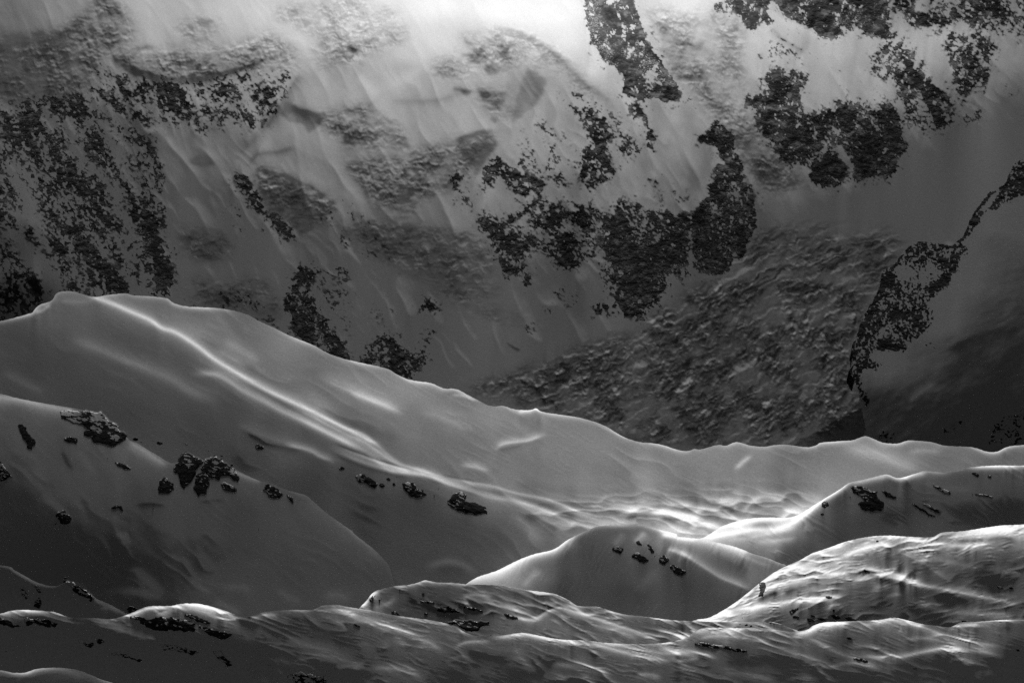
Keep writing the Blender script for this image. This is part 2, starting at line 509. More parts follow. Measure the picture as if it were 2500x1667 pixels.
rock('west_face', .60, 9,
     ('A', [(-250, 600), (0, 680), (60, 720), (200, 590), (330, 600), (430, 580), (560, 600), (640, 700), (760, 760), (900, 830), (980, 920), (1000, 1020), (1040, 1150), (1060, 1340), (1090, 1420), (1000, 1480)]),
     ('D', [(1120, 180), (1115, 320), (1090, 480), (700, 640), (-250, 640)]))
rock('cirque', .56, 8,
     ('A', [(640, 390), (720, 440), (850, 480), (1000, 510), (1200, 500), (1350, 480), (1500, 450), (1640, 440), (1680, 480), (1840, 430), (1880, 480), (1840, 600), (1760, 730), (1690, 840), (1580, 850), (1530, 790), (1450, 800), (1300, 860), (1180, 850), (1080, 830), (950, 810), (880, 800), (780, 750), (700, 680), (560, 590), (560, 520)]))
rock('step', .62, 7, ('A', [(1480, 1140), (1530, 1090), (1600, 1150), (1680, 1250), (1700, 1330), (1800, 1390), (1920, 1500), (1840, 1560), (1700, 1440), (1560, 1300)]))
rock('rib_left', .80, 8, ('D', [(1820, 430), (1900, 260), (2010, 260), (2020, 350), (1980, 420), (2100, 600), (2200, 750), (2230, 820), (2250, 900), (1950, 800), (1830, 690), (1860, 600), (1800, 560), (1790, 480)]))
rock('rib_left', .36, 9, ('D', [(2010, 250), (2200, 280), (2290, 500), (2250, 650), (2260, 750), (2100, 600), (2000, 420)]))
rock('rib_foot', .80, 8, ('E', [(190, 850), (260, 740), (330, 680), (420, 660), (450, 760), (560, 780), (640, 760), (650, 860), (600, 940), (540, 975), (540, 1040), (300, 1000), (200, 900)]))
rock('rib_foot', .34, 9, ('E', [(260, 600), (320, 480), (420, 560), (400, 680), (300, 700)]))
rock('rib_foot', .62, 6, ('E', [(640, 650), (680, 640), (690, 700), (650, 800), (600, 800)]))
rock('', .66, 8, ('E', [(560, 520), (640, 450), (710, 460), (700, 560), (620, 600)]))
rock('buttress', .56, 6, ('B', [(1230, 820), (1290, 880), (1340, 1000), (1330, 1100), (1200, 1100), (1200, 1000), (1260, 920)]))
rock('buttress', .60, 6, ('B', [(1330, 740), (1480, 870), (1520, 1000), (1500, 1210), (1430, 1200), (1380, 1040), (1430, 950), (1370, 850)]))
rock('buttress', .70, 6, ('B', [(1440, 580), (1600, 690), (1750, 660), (1790, 690), (1890, 800), (1900, 870), (1800, 910), (1850, 1080), (1840, 1150), (1750, 1180), (1680, 1240), (1600, 1150), (1600, 1000), (1570, 950), (1660, 900), (1600, 750), (1520, 660)]))
rock('buttress', .78, 5, ('B', [(1900, 810), (1960, 850), (2010, 990), (1900, 1000), (1850, 970)]))
rock('buttress', .70, 5, ('B', [(1900, 660), (1980, 650), (2020, 700), (2110, 900), (2080, 970), (2020, 940), (2040, 850), (1990, 740), (1940, 780)]))
rock('buttress', .72, 7, ('B', [(980, 1060), (1080, 980), (1200, 1080), (1300, 1100), (1400, 1160), (1400, 1220), (1240, 1260), (1170, 1220), (1100, 1140), (980, 1240)]))
rock('buttress', .62, 5, ('B', [(1510, 590), (1560, 575), (1640, 600), (1630, 640), (1540, 620)]))
rock('buttress', .60, 7, ('B', [(760, 1150), (840, 1080), (900, 1090), (840, 1180), (930, 1290), (920, 1340), (850, 1320), (790, 1220)]))
rock('buttress', .76, 9,
     ('B', [(940, 1400), (1000, 1340), (1100, 1400), (1250, 1300), (1380, 1230), (1440, 1250), (1530, 1290), (1700, 1290), (1780, 1370), (1830, 1370), (1840, 1290), (1890, 1260), (1980, 1290), (2060, 1330)]),
     ('C', [(60, 1340), (140, 1360), (220, 1330), (260, 1568)]),
     ('F', [(230, 290), (210, 370), (60, 420), (0, 520)]),
     ('E', [(2090, 540), (1980, 610), (1900, 600), (1830, 520), (1800, 420), (1720, 350), (1680, 200), (1600, 280), (1510, 300), (1440, 230), (1320, 150), (1260, 220), (1320, 330), (1290, 400), (1240, 420), (1200, 340), (1130, 350), (1080, 220), (1010, 100), (930, 0)]))
rock('buttress', .9, 9, ('E', [(1750, 80), (2000, 20), (2280, 40), (2280, 280), (2100, 400), (2090, 520), (1980, 590), (1900, 570), (1840, 420), (1780, 250)]))
rock('buttress', .40, 8, ('B', [(1980, 1160), (2110, 1150), (2160, 1100), (2250, 1200), (2330, 1310), (2200, 1300), (2060, 1240)]))
rock('', .50, 7, ('E', [(1450, 400), (1600, 430), (1610, 530), (1560, 540), (1480, 490)]))
rock('', .62, 7, ('E', [(1680, 560), (1720, 480), (1800, 500), (1840, 600), (1760, 590)]))
rock('', .60, 6, ('E', [(1370, 520), (1430, 550), (1440, 600), (1380, 570)]))
rock('', .42, 6, ('E', [(1230, 640), (1340, 620), (1385, 700), (1260, 690)]))
rock('edge_crag', .84, 5,
     ('C', [(265, 870), (330, 820), (370, 755), (420, 770), (490, 850), (520, 960), (570, 1060), (610, 1150), (640, 1280), (650, 1450), (610, 1520), (570, 1600)]),
     ('F', [(600, 60), (570, 200), (450, 310), (330, 320), (230, 290)]),
     ('C', [(220, 1568), (230, 1360), (330, 1240), (330, 1180), (380, 1150), (370, 1080), (430, 1010), (380, 940), (280, 910)]))
rock('spire', .90, 4, ('B', [(1640, -280), (1760, -280), (1800, 40), (1950, -200), (1950, 0), (1990, 100), (2040, 230), (2080, 320), (2150, 430), (2230, 530), (2260, 600), (2250, 660), (2200, 640), (2150, 660), (2080, 640), (2010, 640), (1900, 610), (1870, 590), (1890, 500), (1770, 400), (1700, 310), (1655, 290), (1670, 200), (1640, 130), (1630, 0)]))
rock('spire', .7, 4, ('C', [(185, 580), (230, 620), (270, 690), (330, 745), (300, 730), (220, 660)]))
rock('upper_band', .84, 6, ('C', [(310, 80), (400, 20), (440, -200), (800, -200), (720, 80), (770, 170), (720, 190), (690, 150), (640, 210), (560, 170), (540, 100), (420, 90)]))
rock('upper_band', .86, 6, ('C', [(750, 0), (800, -250), (1500, -250), (1480, 0), (1500, 90), (1560, 250), (1410, 260), (1340, 230), (1280, 190), (1200, 230), (1130, 265), (1050, 230), (980, 190), (900, 150), (840, 140), (780, 60)]))
rock('north_ridge', .66, 8, ('C', [(1500, 60), (1550, -200), (2900, -200), (2900, 200), (2352, 230), (2290, 255), (2190, 255), (2100, 200), (2000, 210), (1960, 120), (1860, 190), (1640, 190), (1540, 120)]))
rock('north_ridge', .72, 8, ('C', [(1960, 200), (2080, 200), (2200, 290), (2150, 400), (2140, 540), (2120, 600), (2060, 610), (2000, 580), (2010, 660), (1950, 710), (1900, 600), (1920, 560), (1870, 450), (1840, 300), (1860, 190)]))
rock('north_ridge', .74, 8, ('C', [(1350, 350), (1430, 330), (1400, 270), (1570, 250), (1640, 320), (1680, 400), (1760, 500), (1900, 620), (1940, 720), (1900, 780), (1880, 820), (1820, 830), (1760, 800), (1720, 880), (1600, 830), (1560, 720), (1520, 580), (1380, 480)]))
rock('north_ridge', .8, 5, ('C', [(1950, 740), (2080, 690), (2090, 760), (2060, 800), (1960, 760)]))
rock('east_cliff', .84, 8, ('C', [(700, 460), (780, 420), (930, 440), (960, 500), (930, 600), (950, 720), (1010, 700), (1160, 690), (1260, 640), (1320, 640), (1400, 690), (1500, 640), (1560, 720), (1600, 830), (1620, 950), (1560, 1060), (1500, 1170), (1460, 1140), (1350, 1140), (1260, 1180), (1200, 1130), (1180, 1190), (1080, 1220), (980, 1190), (960, 1110), (1020, 1050), (900, 1080), (800, 1060), (750, 950), (680, 890), (630, 820), (600, 730), (550, 670), (570, 610), (700, 600)]))
rock('', .56, 6, ('C', [(720, 300), (800, 250), (930, 330), (930, 380), (820, 370), (720, 350)]))
rock('', .45, 5, ('C', [(640, 350), (690, 340), (680, 390), (640, 380)]))
rock('', .40, 6, ('C', [(2220, 500), (2352, 560), (2300, 640), (2250, 600)]))
rock('', .5, 4, ('A', [(2200, 310), (2230, 270), (2270, 290), (2265, 320)]))
rock('', .30, 9, ('A', [(1500, 1480), (1400, 1290), (1480, 1280), (1700, 1400), (1750, 1500)]))
rock('', .42, 10, ('D', [(1150, 480), (1200, 430), (1350, 420), (1500, 400), (1700, 480), (1850, 700), (1500, 530), (1200, 520)]))
rock('', .36, 9, ('A', [(2050, 1400), (2200, 1280), (2350, 1400), (2300, 1568), (2150, 1568)]))
rock('', .34, 9, ('E', [(150, 0), (300, 60), (420, 160), (360, 240), (200, 160)]))

dens = np.zeros(W.U.shape, np.float32)
wob = 5 * fbm(W.U, W.V, 26, 41, 4); wob2 = 5 * fbm(W.U, W.V, 26, 77, 4)
CID = []
for cid, dn, soft, pts in ROCKS:
    m = in_poly(W.U + wob, W.V + wob2, pts)
    d = blur(m.astype(np.float32), max(1, soft / STEP / 1.05)) * dn
    dens = np.maximum(dens, d)
    if cid:
        if cid not in CID:
            CID.append(cid)
        W.crag[blur(m.astype(np.float32), 3) > 0.35] = CID.index(cid) + 1

# snow gullies cut through the rock, darker walls standing between them
for pts, a, w1, w2 in [
    (c('A', (410, 900), (520, 1000), (620, 1080), (700, 1200), (800, 1400), (860, 1560)), -.42, 9, 9), (c('A', (600, 700), (700, 850), (800, 1050), (900, 1250)), -.26, 14, 12),
    (c('A', (60, 1050), (200, 1350), (300, 1560)), -.36, 14, 12), (c('A', (540, 1250), (640, 1420), (720, 1568)), -.3, 6, 6),
    (c('D', (0, 20), (180, 180), (330, 380), (430, 450)), -.46, 22, 18), (c('D', (560, 50), (700, 220), (800, 330), (900, 440)), -.34, 10, 8), (c('D', (700, 0), (760, 120), (860, 250)), -.34, 8, 10),
    (c('A', (130, 700), (300, 850), (430, 1000), (480, 1150), (600, 1350), (700, 1560)), .34, 14, 16), (c('A', (900, 1350), (960, 1480), (1000, 1568)), .4, 14, 14),
    (c('D', (870, 0), (950, 150), (1050, 260), (1090, 420)), .40, 12, 14), (c('D', (430, 0), (620, 200), (740, 330), (830, 440)), .34, 14, 16), (c('D', (40, 150), (200, 330), (270, 460)), .34, 10, 14),
    (c('A', (250, 620), (350, 690), (430, 760)), .3, 10, 12), (c('A', (980, 900), (1020, 1050), (1050, 1250), (1060, 1380)), .36, 10, 16), (c('A', (620, 600), (760, 700), (880, 770)), .34, 10, 12),
    (c('A', (0, 760), (60, 850), (130, 930)), .3, 14, 18),
    (c('A', (1000, 540), (1100, 600), (1180, 800)), .18, 26, 20), (c('A', (1600, 520), (1720, 480), (1800, 480)), -.35, 16, 16), (c('A', (1290, 560), (1300, 760)), .2, 6, 6),
    (c('B', (1760, 0), (1830, 60), (1870, 130), (1900, 260), (1960, 350)), -.34, 7, 7), (c('B', (2030, 460), (2050, 520), (2070, 570)), -.5, 14, 16), (c('B', (1930, 150), (2000, 300)), -.16, 14, 14),
    (c('C', (1160, 920), (1210, 1000), (1240, 1080), (1240, 1180)), -.7, 7, 9), (c('C', (780, 640), (840, 670), (920, 660)), -.3, 10, 10), (c('C', (700, 850), (800, 870), (760, 960)), -.2, 14, 14),
    (c('C', (1100, 940), (1020, 1000), (950, 1050)), -.3, 8, 8), (c('C', (1350, 1010), (1420, 1080), (1460, 1150)), -.3, 8, 8), (c('C', (680, 650), (640, 740), (620, 800)), -.2, 10, 10),
    (c('C', (1460, 620), (1600, 740), (1700, 850)), -.3, 5, 6), (c('C', (1660, 580), (1720, 700), (1760, 790)), -.34, 8, 8), (c('C', (1800, 620), (1860, 700), (1880, 780)), -.2, 10, 10),
    (c('C', (1660, 90), (1700, 40), (1760, 20)), -.4, 14, 14), (c('C', (1740, 350), (1800, 460), (1860, 560)), -.5, 22, 14), (c('C', (1170, 110), (1200, 30), (1220, -60)), -.3, 3, 4),
    (c('C', (720, 185), (830, 260), (930, 315), (1100, 405), (1300, 515), (1450, 605), (1560, 710)), .42, 3, 4), (c('C', (1160, 545), (1280, 615), (1330, 640)), .42, 4, 5), (c('C', (1080, 400), (1140, 450)), .4, 4, 5),
    (c('E', (1290, 150), (1360, 230), (1440, 260)), -.5, 9, 7), (c('E', (1600, 330), (1700, 240), (1780, 210)), -.34, 14, 14), (c('F', (240, 60), (220, 180), (230, 280)), -.25, 6, 6),
    (c('B', (1450, 1290), (1560, 1350), (1500, 1500)), -.22, 10, 10), (c('B', (2050, 1568), (2150, 1480), (2120, 1400)), -.25, 10, 10), (c('B', (1100, 1500), (1250, 1400), (1380, 1330)), -.3, 10, 12),
    (c('E', (1150, 120), (1300, 60), (1450, 100)), -.3, 14, 10), (c('C', (400, 1000), (430, 1080), (470, 1160)), -.2, 10, 8), (c('C', (560, 1080), (590, 1180), (600, 1260)), -.3, 5, 6),
    (c('E', (190, 300), (200, 500), (180, 700), (120, 820)), -.3, 14, 16)]:
    k = W.profile(pts, w1, w2, .1)
    dens = dens + a * k * (1.0 if a < 0 else np.minimum(1, dens * 4 + .4))
dens = np.maximum(dens, .36 * blur((dens > .3).astype(np.float32), 9) * (W.V > 60))
dens = np.clip(dens, 0, 1.1)

n_a = fbm(W.U, W.V, 26, 5, 5, .62, 58, 1.9)         # structures run down to the right
n_b = fbm(W.U, W.V, 15, 9, 4, .62, 100, 1.4)
n_c = fbm(W.U, W.V, 7, 15, 2, .8, 30, 1.7)
n_p = fbm(W.U, W.V, 70, 19, 3, .55, 60, 1.5)
nn = (0.58 * n_a + 0.48 * n_b + 0.66 * n_c + .48 * n_p) * 1.5
nn = nn * (1.25 - .48 * dens)
shelf = np.maximum(saw(W.U, W.V, 24, 24, 3.0, 501, 1.8) > .90, saw(W.U, W.V, 15, 50, 3.0, 503, 1.6) > .93) * smooth(-.05, .25, n_p + .5 * n_b)
shelf = blur(shelf.astype(np.float32), 1)
W.rock = (smooth(-.12, .20, (dens - .5) * 1.45 + nn - 1.1 * shelf) * smooth(.02, .10, dens)).astype(np.float32)

# ---- broken ice: seracs and crevasses
ICE = [(.6, c('A', (-250, 260), (330, 240), (520, 100), (640, -60), (800, 60), (860, 250), (700, 340), (640, 400), (560, 560), (330, 640), (60, 640), (-250, 560))),
       (.62, c('A', (680, 330), (900, 320), (1250, 320), (1500, 300), (1720, 190), (1900, 330), (1880, 470), (1700, 450), (1500, 460), (1200, 530), (850, 470))),
       (.5, c('A', (1120, 160), (1260, 120), (1420, 130), (1330, 300), (1230, 290))), (.6, c('A', (1720, 60), (2352, -60), (2352, 200), (2050, 240), (1800, 140))),
       (.6, c('B', (-60, 200), (240, 100), (520, 170), (500, 260), (250, 340), (180, 430), (-100, 430))), (.5, c('B', (200, 60), (420, 50), (500, 160), (300, 130))),
       (.62, c('B', (640, 400), (860, 340), (860, 210), (1060, 160), (1240, 250), (1240, 400), (1000, 480), (700, 500))),
       (.5, c('B', (760, 560), (1180, 540), (1160, 760), (1020, 740), (980, 620))), (.6, c('B', (1060, 170), (1250, 210), (1480, 340), (1700, 560), (1900, 760), (1800, 680), (1500, 500), (1290, 420))),
       (.6, c('B', (-60, 740), (220, 660), (420, 760), (520, 940), (240, 950), (60, 930))), (.5, c('B', (80, 1020), (500, 980), (780, 900), (1080, 830), (1060, 940), (800, 1180), (620, 1260), (480, 1400), (200, 1200))),
       (.66, c('A', (1600, 1080), (1700, 1080), (1900, 1180), (2140, 1290), (2080, 1400), (1960, 1480), (1740, 1340))),
       (.62, c('C', (-60, 60), (300, 60), (540, 120), (560, 420), (560, 700), (700, 900), (860, 1080), (980, 1200), (700, 1210), (560, 1000), (400, 780), (230, 580), (90, 480))),
       (.62, c('D', (1150, 30), (1400, 30), (1480, 160), (1400, 230), (1200, 220), (1150, 120))), (.5, c('D', (1150, 350), (1700, 350), (1800, 560), (1400, 520), (1150, 460))),
       (.62, c('E', (60, 0), (420, 0), (700, 60), (940, 60), (1080, 300), (1100, 420), (900, 500), (760, 460), (640, 280), (460, 280))),
       (.55, c('E', (780, 420), (1000, 520), (1200, 560), (1260, 620), (1060, 600), (900, 540))),
       (.85, c('E', (860, 1050), (1200, 940), (1600, 790), (1900, 700), (2100, 560), (2352, 400)) + c('F', (420, 330), (620, 320), (1000, 340), (1360, 420), (1330, 620), (1230, 760), (1290, 980), (1350, 1150), (1420, 1330), (300, 1440), (0, 1390)) + c('E', (1880, 1300), (1400, 1180))),
       (.55, c('F', (620, 60), (960, 40), (1500, 110), (1560, 250), (1440, 330), (1000, 330), (640, 320))), (.6, c('F', (640, 0), (740, -40), (960, 60), (930, 130), (700, 190), (620, 100)))]
rough = np.zeros(W.U.shape, np.float32)
for a, p in ICE:
    rough = np.maximum(rough, a * blur(in_poly(W.U + 2 * wob, W.V + 2 * wob2, p).astype(np.float32), 7))
flow = smooth(1850, 1350, W.U) * smooth(700, 900, W.V)
wx = W.U + 2.2 * wob2; wy = W.V + 2.2 * wob
# the glacier's own flow: distance along and across its course
FLOW = [(2700, 420), (2450, 500), (2250, 545), (2050, 590), (1880, 660), (1700, 760), (1500, 860), (1300, 950), (1080, 1020), (800, 1100)]
fd, fs, ft = W.dist(FLOW[::-1], 420, 10)
gm = blur(in_poly(W.U + wob, W.V + wob2, c('E', (860, 1050), (1200, 940), (1600, 790), (1900, 700), (2130, 560), (2352, 400)) + c('F', (350, 330), (600, 120), (700, 20), (980, 10), (1560, 30), (1560, 270), (1360, 560), (1230, 760), (1290, 980), (1350, 1150), (1420, 1400), (300, 1460), (0, 1440)) + c('E', (1880, 1350), (1400, 1220))).astype(np.float32), 8) * (fd < 400)
along = np.where(fd < 420, ft * 2050, W.U) + 2.0 * wob; across = np.where(fd < 420, fs * fd, W.V) + 2.0 * wob2
wx = np.where(gm > .5, along, wx); wy = np.where(gm > .5, across, wy)
r1 = fbm(wx, wy, 11, 61, 4, .6, -10, 4.0, ridged=True)
c1, e1 = cells(wx, wy, 20, 301, 8, 1.7)
c2, e2 = cells(wx, wy, 10, 302, -6, 1.9)
c3, e3 = cells(W.U + wob, W.V + wob2, 5.5, 303, 0, 1.6)
r3 = fbm(W.U, W.V, 9, 71, 3, .6, 10, 1.5)
strat = saw(wx, wy, 17, 6, 2.6, 511, 1.5, 1.1 * c1); strat2 = saw(wx, wy, 9, -8, 2.6, 513, 1.5, 1.2 * c2)
broke = smooth(-.30, .30, fbm(W.U, W.V, 80, 101, 3) + .12)      # patches lie smooth between
rough_e = rough * (.25 + .75 * broke)
block = -1.3 * (strat - .31) - .8 * (strat2 - .31) + (c1 - .5) * .5 + (c2 - .5) * .4          # tilt of the broken slabs
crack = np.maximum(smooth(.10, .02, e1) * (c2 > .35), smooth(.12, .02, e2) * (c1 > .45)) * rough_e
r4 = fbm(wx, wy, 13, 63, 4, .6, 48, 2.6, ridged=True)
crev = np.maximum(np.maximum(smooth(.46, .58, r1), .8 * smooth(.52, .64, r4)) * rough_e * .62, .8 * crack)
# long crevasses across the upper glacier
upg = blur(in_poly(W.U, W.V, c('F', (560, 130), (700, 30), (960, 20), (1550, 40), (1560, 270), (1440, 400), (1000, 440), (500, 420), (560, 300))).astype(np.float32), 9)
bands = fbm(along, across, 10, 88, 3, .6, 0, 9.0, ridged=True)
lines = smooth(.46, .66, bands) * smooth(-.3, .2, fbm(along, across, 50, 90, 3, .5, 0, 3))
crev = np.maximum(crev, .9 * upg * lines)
# bare ice cliffs, grey ice slopes and painted shadow under lips and seracs
CLIFF_AND_SHADOW = [(.4, c('B', (1280, 420), (1330, 470), (1390, 520), (1380, 600), (1300, 690), (1180, 785), (1185, 700), (1230, 560))), (.5, c('B', (810, 890), (900, 850), (1050, 825), (1080, 920), (1000, 1040), (950, 1140), (900, 1010), (840, 990))),
         (.5, c('A', (1785, 730), (1850, 665), (2000, 725), (2090, 715), (2040, 800), (1970, 860), (1930, 800), (1830, 765))), (.85, c('A', (1680, 1230), (1760, 1195), (1900, 1245), (1990, 1340), (2000, 1460), (1920, 1500), (1840, 1390), (1720, 1370))),
         (.5, c('B', (870, 235), (925, 250), (900, 310), (865, 280))), (.6, c('B', (1095, 262), (1160, 310), (1150, 390), (1115, 400), (1095, 330))), (.5, c('B', (895, 370), (1030, 340), (1000, 415), (900, 412))), (.55, c('B', (990, 430), (1060, 412), (1095, 465), (1010, 478))),
         (.7, c('B', (840, 560), (945, 590), (870, 606))), (.65, c('B', (950, 578), (1020, 568), (1032, 615), (1000, 645))), (.75, c('E', (90, 30), (280, 20), (450, 180), (380, 240), (200, 215), (150, 120))), (.7, c('E', (490, 300), (740, 300), (765, 430), (690, 460), (620, 380), (500, 330))),
         (.6, c('A', (860, 290), (990, 290), (960, 320), (870, 310))), (.6, c('A', (1250, 120), (1370, 130), (1330, 190), (1270, 160))), (.7, c('A', (2200, 310), (2240, 270), (2275, 300), (2260, 325))), (.6, c('A', (1490, 1130), (1540, 1110), (1560, 1160), (1500, 1200))),
         (.5, c('A', (1220, 1035), (1300, 1000), (1370, 1050), (1260, 1060))), (.5, c('D', (1180, 40), (1420, 30), (1470, 100), (1400, 180), (1250, 190))), (.55, c('B', (460, 1170), (530, 1190), (580, 1170), (520, 1290), (450, 1290))), (.5, c('B', (100, 840), (190, 830), (210, 880), (110, 920))),
         (.45, c('C', (20, 130), (80, 190), (130, 330), (90, 440), (40, 330))), (.45, c('C', (220, 270), (320, 260), (290, 320), (220, 330))), (.5, c('B', (440, 860), (500, 870), (525, 950), (470, 950))), (.5, c('B', (345, 755), (430, 770), (420, 800))),
         (.6, c('A', (700, 350), (860, 440), (1000, 485), (1180, 505), (1360, 470), (1560, 430), (1700, 370), (1680, 400), (1500, 470), (1200, 530), (1000, 510), (830, 470))), (.55, c('E', (1130, 1140), (1240, 1090), (1340, 1120), (1280, 1180))),
         (.5, c('F', (1300, 200), (1500, 205), (1490, 300), (1340, 290))), (.5, c('F', (740, 590), (820, 585), (800, 640), (730, 620))), (.6, c('F', (360, 620), (520, 640), (530, 760), (440, 740)))]
cliff = np.zeros(W.U.shape, np.float32)
for a_, p_ in CLIFF_AND_SHADOW:
    cliff = np.maximum(cliff, a_ * blur(in_poly(W.U + 1.5 * wob + 5 * r3, W.V + 1.5 * wob2 + 4 * n_c, p_).astype(np.float32), 1))
facet = .9 * (c2 - .5) + .7 * (c3 - .5) + .8 * n_c + .5 * (c1 - .5)
patchy = fbm(wx, wy, 19, 541, 4, .6, 14, 1.7)
stria = fbm(W.U, W.V, 5, 75, 3, .6, 12, 5.0)
W.ice = np.clip(crev * .95 + rough_e * (.5 * (strat < .07) + .7 * smooth(.22, .27, patchy) + .35 * (c2 > .86)) * (.7 + .6 * r3) + cliff * (.24 + .8 * stria), 0, 1).astype(np.float32)  # crevasses and cracks get their shade painted as ice grey
W.ice = np.where(W.rock > .3, smooth(0, .75, .75 * facet + .7 * n_b + .5 * n_p), W.ice).astype(np.float32)  # on rock: snow dusting, with relief shading of facets put into the colour
nl = blur(nn, 4)
rock_full = W.rock
W.rock = (W.rock * (.60 + .40 * smooth(-.25, .3, n_p + .6 * n_b) * smooth(.4, .8, dens))).astype(np.float32)
W.val = W.val * (1 - .10 * smooth(420, 650, W.V))
W.val = W.val + 5 * smooth(75, 55, W.val) * smooth(400, 600, W.V) + 26 * gm * rough_e
W.steep = (W.rock * (.15 + .12 * nl - .22 * (c1 - .5) - .20 * (c2 - .5)) + rough_e * (.15 * block - .14 * r3 + .16 * r4) + .10 * crev + .12 * cliff).astype(np.float32)
ribs = np.where(W.U < 1250, saw(W.U, W.V, 62, 60, 2.6, 521, 1.5, sharp=1.3), saw(W.U, W.V, 62, 66, 2.6, 523, 1.5, sharp=1.3)) - .42
fine_ribs = saw(W.U, W.V, 26, 56, 3.0, 525, 1.8, sharp=1.5) - .38
basin = blur(in_poly(W.U, W.V, c('C', (2352, 350), (2700, 300), (2700, 1400), (1500, 1500), (700, 1450), (700, 1280), (1200, 1200), (1600, 1060), (1700, 900), (2100, 780))).astype(np.float32), 10)
snowy = (1 - W.rock) * (1 - .7 * rough) * (1 - gm) * (1 - .9 * basin) * (1 - .5 * smooth(200, 60, W.V))
W.steep -= snowy * (.07 * ribs * smooth(-.25, .25, n_p) + .05 * fine_ribs * smooth(0, .4, -n_p))
W.steep -= .10 * gm * (saw(along, across, 30, 0, 4.0, 527, 1.2) - .36) + .05 * gm * bands
W.steep += (.025 * fbm(W.U, W.V, 70, 3, 3, .5, 50, 2.0) + .012 * fbm(W.U, W.V, 9, 4, 3, .5, 58, 4.0)) * (1 - W.rock)
W.over = -.035 + .04 * nl * W.rock + .08 * np.clip(block, 0, 1) * rough_e + .04 * crev
W.shade = np.clip(.0 + W.rock * (.08 + .3 * nl) + .18 * rough_e * block + .12 * crev + .1 * cliff, -.4, 1.2)
W.solve(5600, (1500, 1080), lam=.08, smin=.18)

X, Y, Zz, rk, ic, UU, VV = W.mesh_arrays(rows=len(W.v) - 40, back=True)
cr = W.crag[np.clip(np.round((VV - W.v[0]) / STEP).astype(int), 0, len(W.v) - 1), np.clip(np.round((UU - W.u[0]) / STEP).astype(int), 0, len(W.u) - 1)]
cr[:7] = 0
cq = cr[:-1, :-1]
gl = in_poly(UU, VV, c('E', (600, 1100), (840, 1040), (1200, 930), (1600, 770), (1900, 700), (2130, 540), (2340, 360)) + c('F', (250, 330), (640, 90), (660, -100), (960, -340), (1300, -260), (2352, -700), (2352, 100), (2352, 1700), (-900, 1700)))[:-1, :-1]
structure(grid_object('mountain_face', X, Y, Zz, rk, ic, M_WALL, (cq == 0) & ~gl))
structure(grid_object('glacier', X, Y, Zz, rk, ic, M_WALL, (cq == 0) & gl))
CRAG_LABEL = {
    'west_face': 'big dark rock face streaked with snow gullies behind the left snow dome',
    'cirque': 'curved dark rock wall under the hanging ice band, snow basin below it',
    'step': 'small rock step below the overhanging ice lip beside the snow basin',
    'rib_left': 'dark broken rib running down to the crest right of the snow dome',
    'rib_foot': 'low dark rock foot between two snow gullies, touching the snow crest',
    'buttress': 'largest rock buttress, ribs at its top and a broad black foot on the glacier',
    'edge_crag': 'narrow black crag with a sharp right edge beside the icefall',
    'spire': 'black rock spire cutting down from the top edge through bright snow',
    'upper_band': 'dark cliff band along the top above a bright smooth snowfield',
    'north_ridge': 'row of stepped rock ribs descending to the smooth upper glacier basin',
    'east_cliff': 'wide black cliff between the icefall and the smooth glacier basin',
}
for i, cid in enumerate(CID):
    tag(grid_object('rock_crag', X, Y, Zz, rk, ic, M_WALL, (cq == i + 1)), CRAG_LABEL[cid], 'crag', 'rock crags on the mountain face')
del X, Y, Zz, UU, VV, n_a, n_b, n_c, r1, r3, broke, wob, wob2

# ================================================================== THE SLOPE AT THE RIGHT WITH ITS ROCK EDGE
R = Relief(330, 1130, u0=1900)
R.base(c('F', (2200, 100, 40), (2000, 400, 42), (2200, 600, 36), (1800, 600, 44), (1700, 900, 40), (2000, 1000, 32), (2300, 1200, 25), (1600, 1200, 32), (1900, 1300, 27), (1500, 900, 44),
         (1600, 300, 58), (1800, 280, 56), (2300, 300, 38), (2300, 0, 44), (1400, 1300, 32), (2300, 900, 30)) + c('C', (2300, 1350, 55)))
R.strokes([(c('F', (1850, 820), (2000, 740), (2200, 680), (2350, 650)), -8, 8, 12), (c('F', (1600, 1140), (1700, 1060), (1800, 1000)), 6, 8, 8), (c('F', (1950, 420), (2050, 380), (2110, 380)), 9, 4, 8)])
rc = [(1, .62, 6, c('F', (1560, 200), (1640, 110), (1700, 105), (1890, 130), (1960, 105), (2010, 160), (1950, 200), (1930, 290), (1890, 330), (1870, 380), (1800, 430), (1740, 500), (1780, 590), (1740, 670), (1620, 740), (1600, 800), (1480, 800), (1400, 800), (1370, 850), (1440, 890), (1400, 930), (1330, 900), (1310, 980), (1340, 1080), (1380, 1160), (1330, 1140), (1280, 1000), (1230, 920), (1270, 850), (1260, 760), (1290, 690), (1320, 600), (1380, 500), (1430, 400), (1450, 290), (1540, 250))),
      (1, .78, 4, c('C', (2310, 1010), (2400, 1030), (2420, 1230), (2290, 1265), (2170, 1340), (2060, 1350), (1985, 1510), (1960, 1510), (2030, 1350), (2120, 1240), (2230, 1180)) + c('F', (2010, 60), (1960, 110), (1940, 90))),
      (0, .34, 9, c('F', (2120, 1400), (2160, 1280), (2352, 1150), (2600, 1100), (2600, 1400))), (0, .40, 6, c('F', (1800, 1330), (1900, 1270), (1980, 1240), (1950, 1290), (1840, 1345))),
      (0, .3, 5, c('F', (1670, 760), (1800, 750), (1820, 770), (1700, 780))), (0, .3, 5, c('F', (1480, 960), (1600, 910), (1620, 925), (1500, 975))), (0, .4, 6, c('F', (1400, 1330), (1480, 1310), (1530, 1350), (1500, 1400)))]
d2 = np.zeros(R.U.shape, np.float32)
w1 = 4 * fbm(R.U, R.V, 22, 141, 3); w2 = 4 * fbm(R.U, R.V, 22, 142, 3)
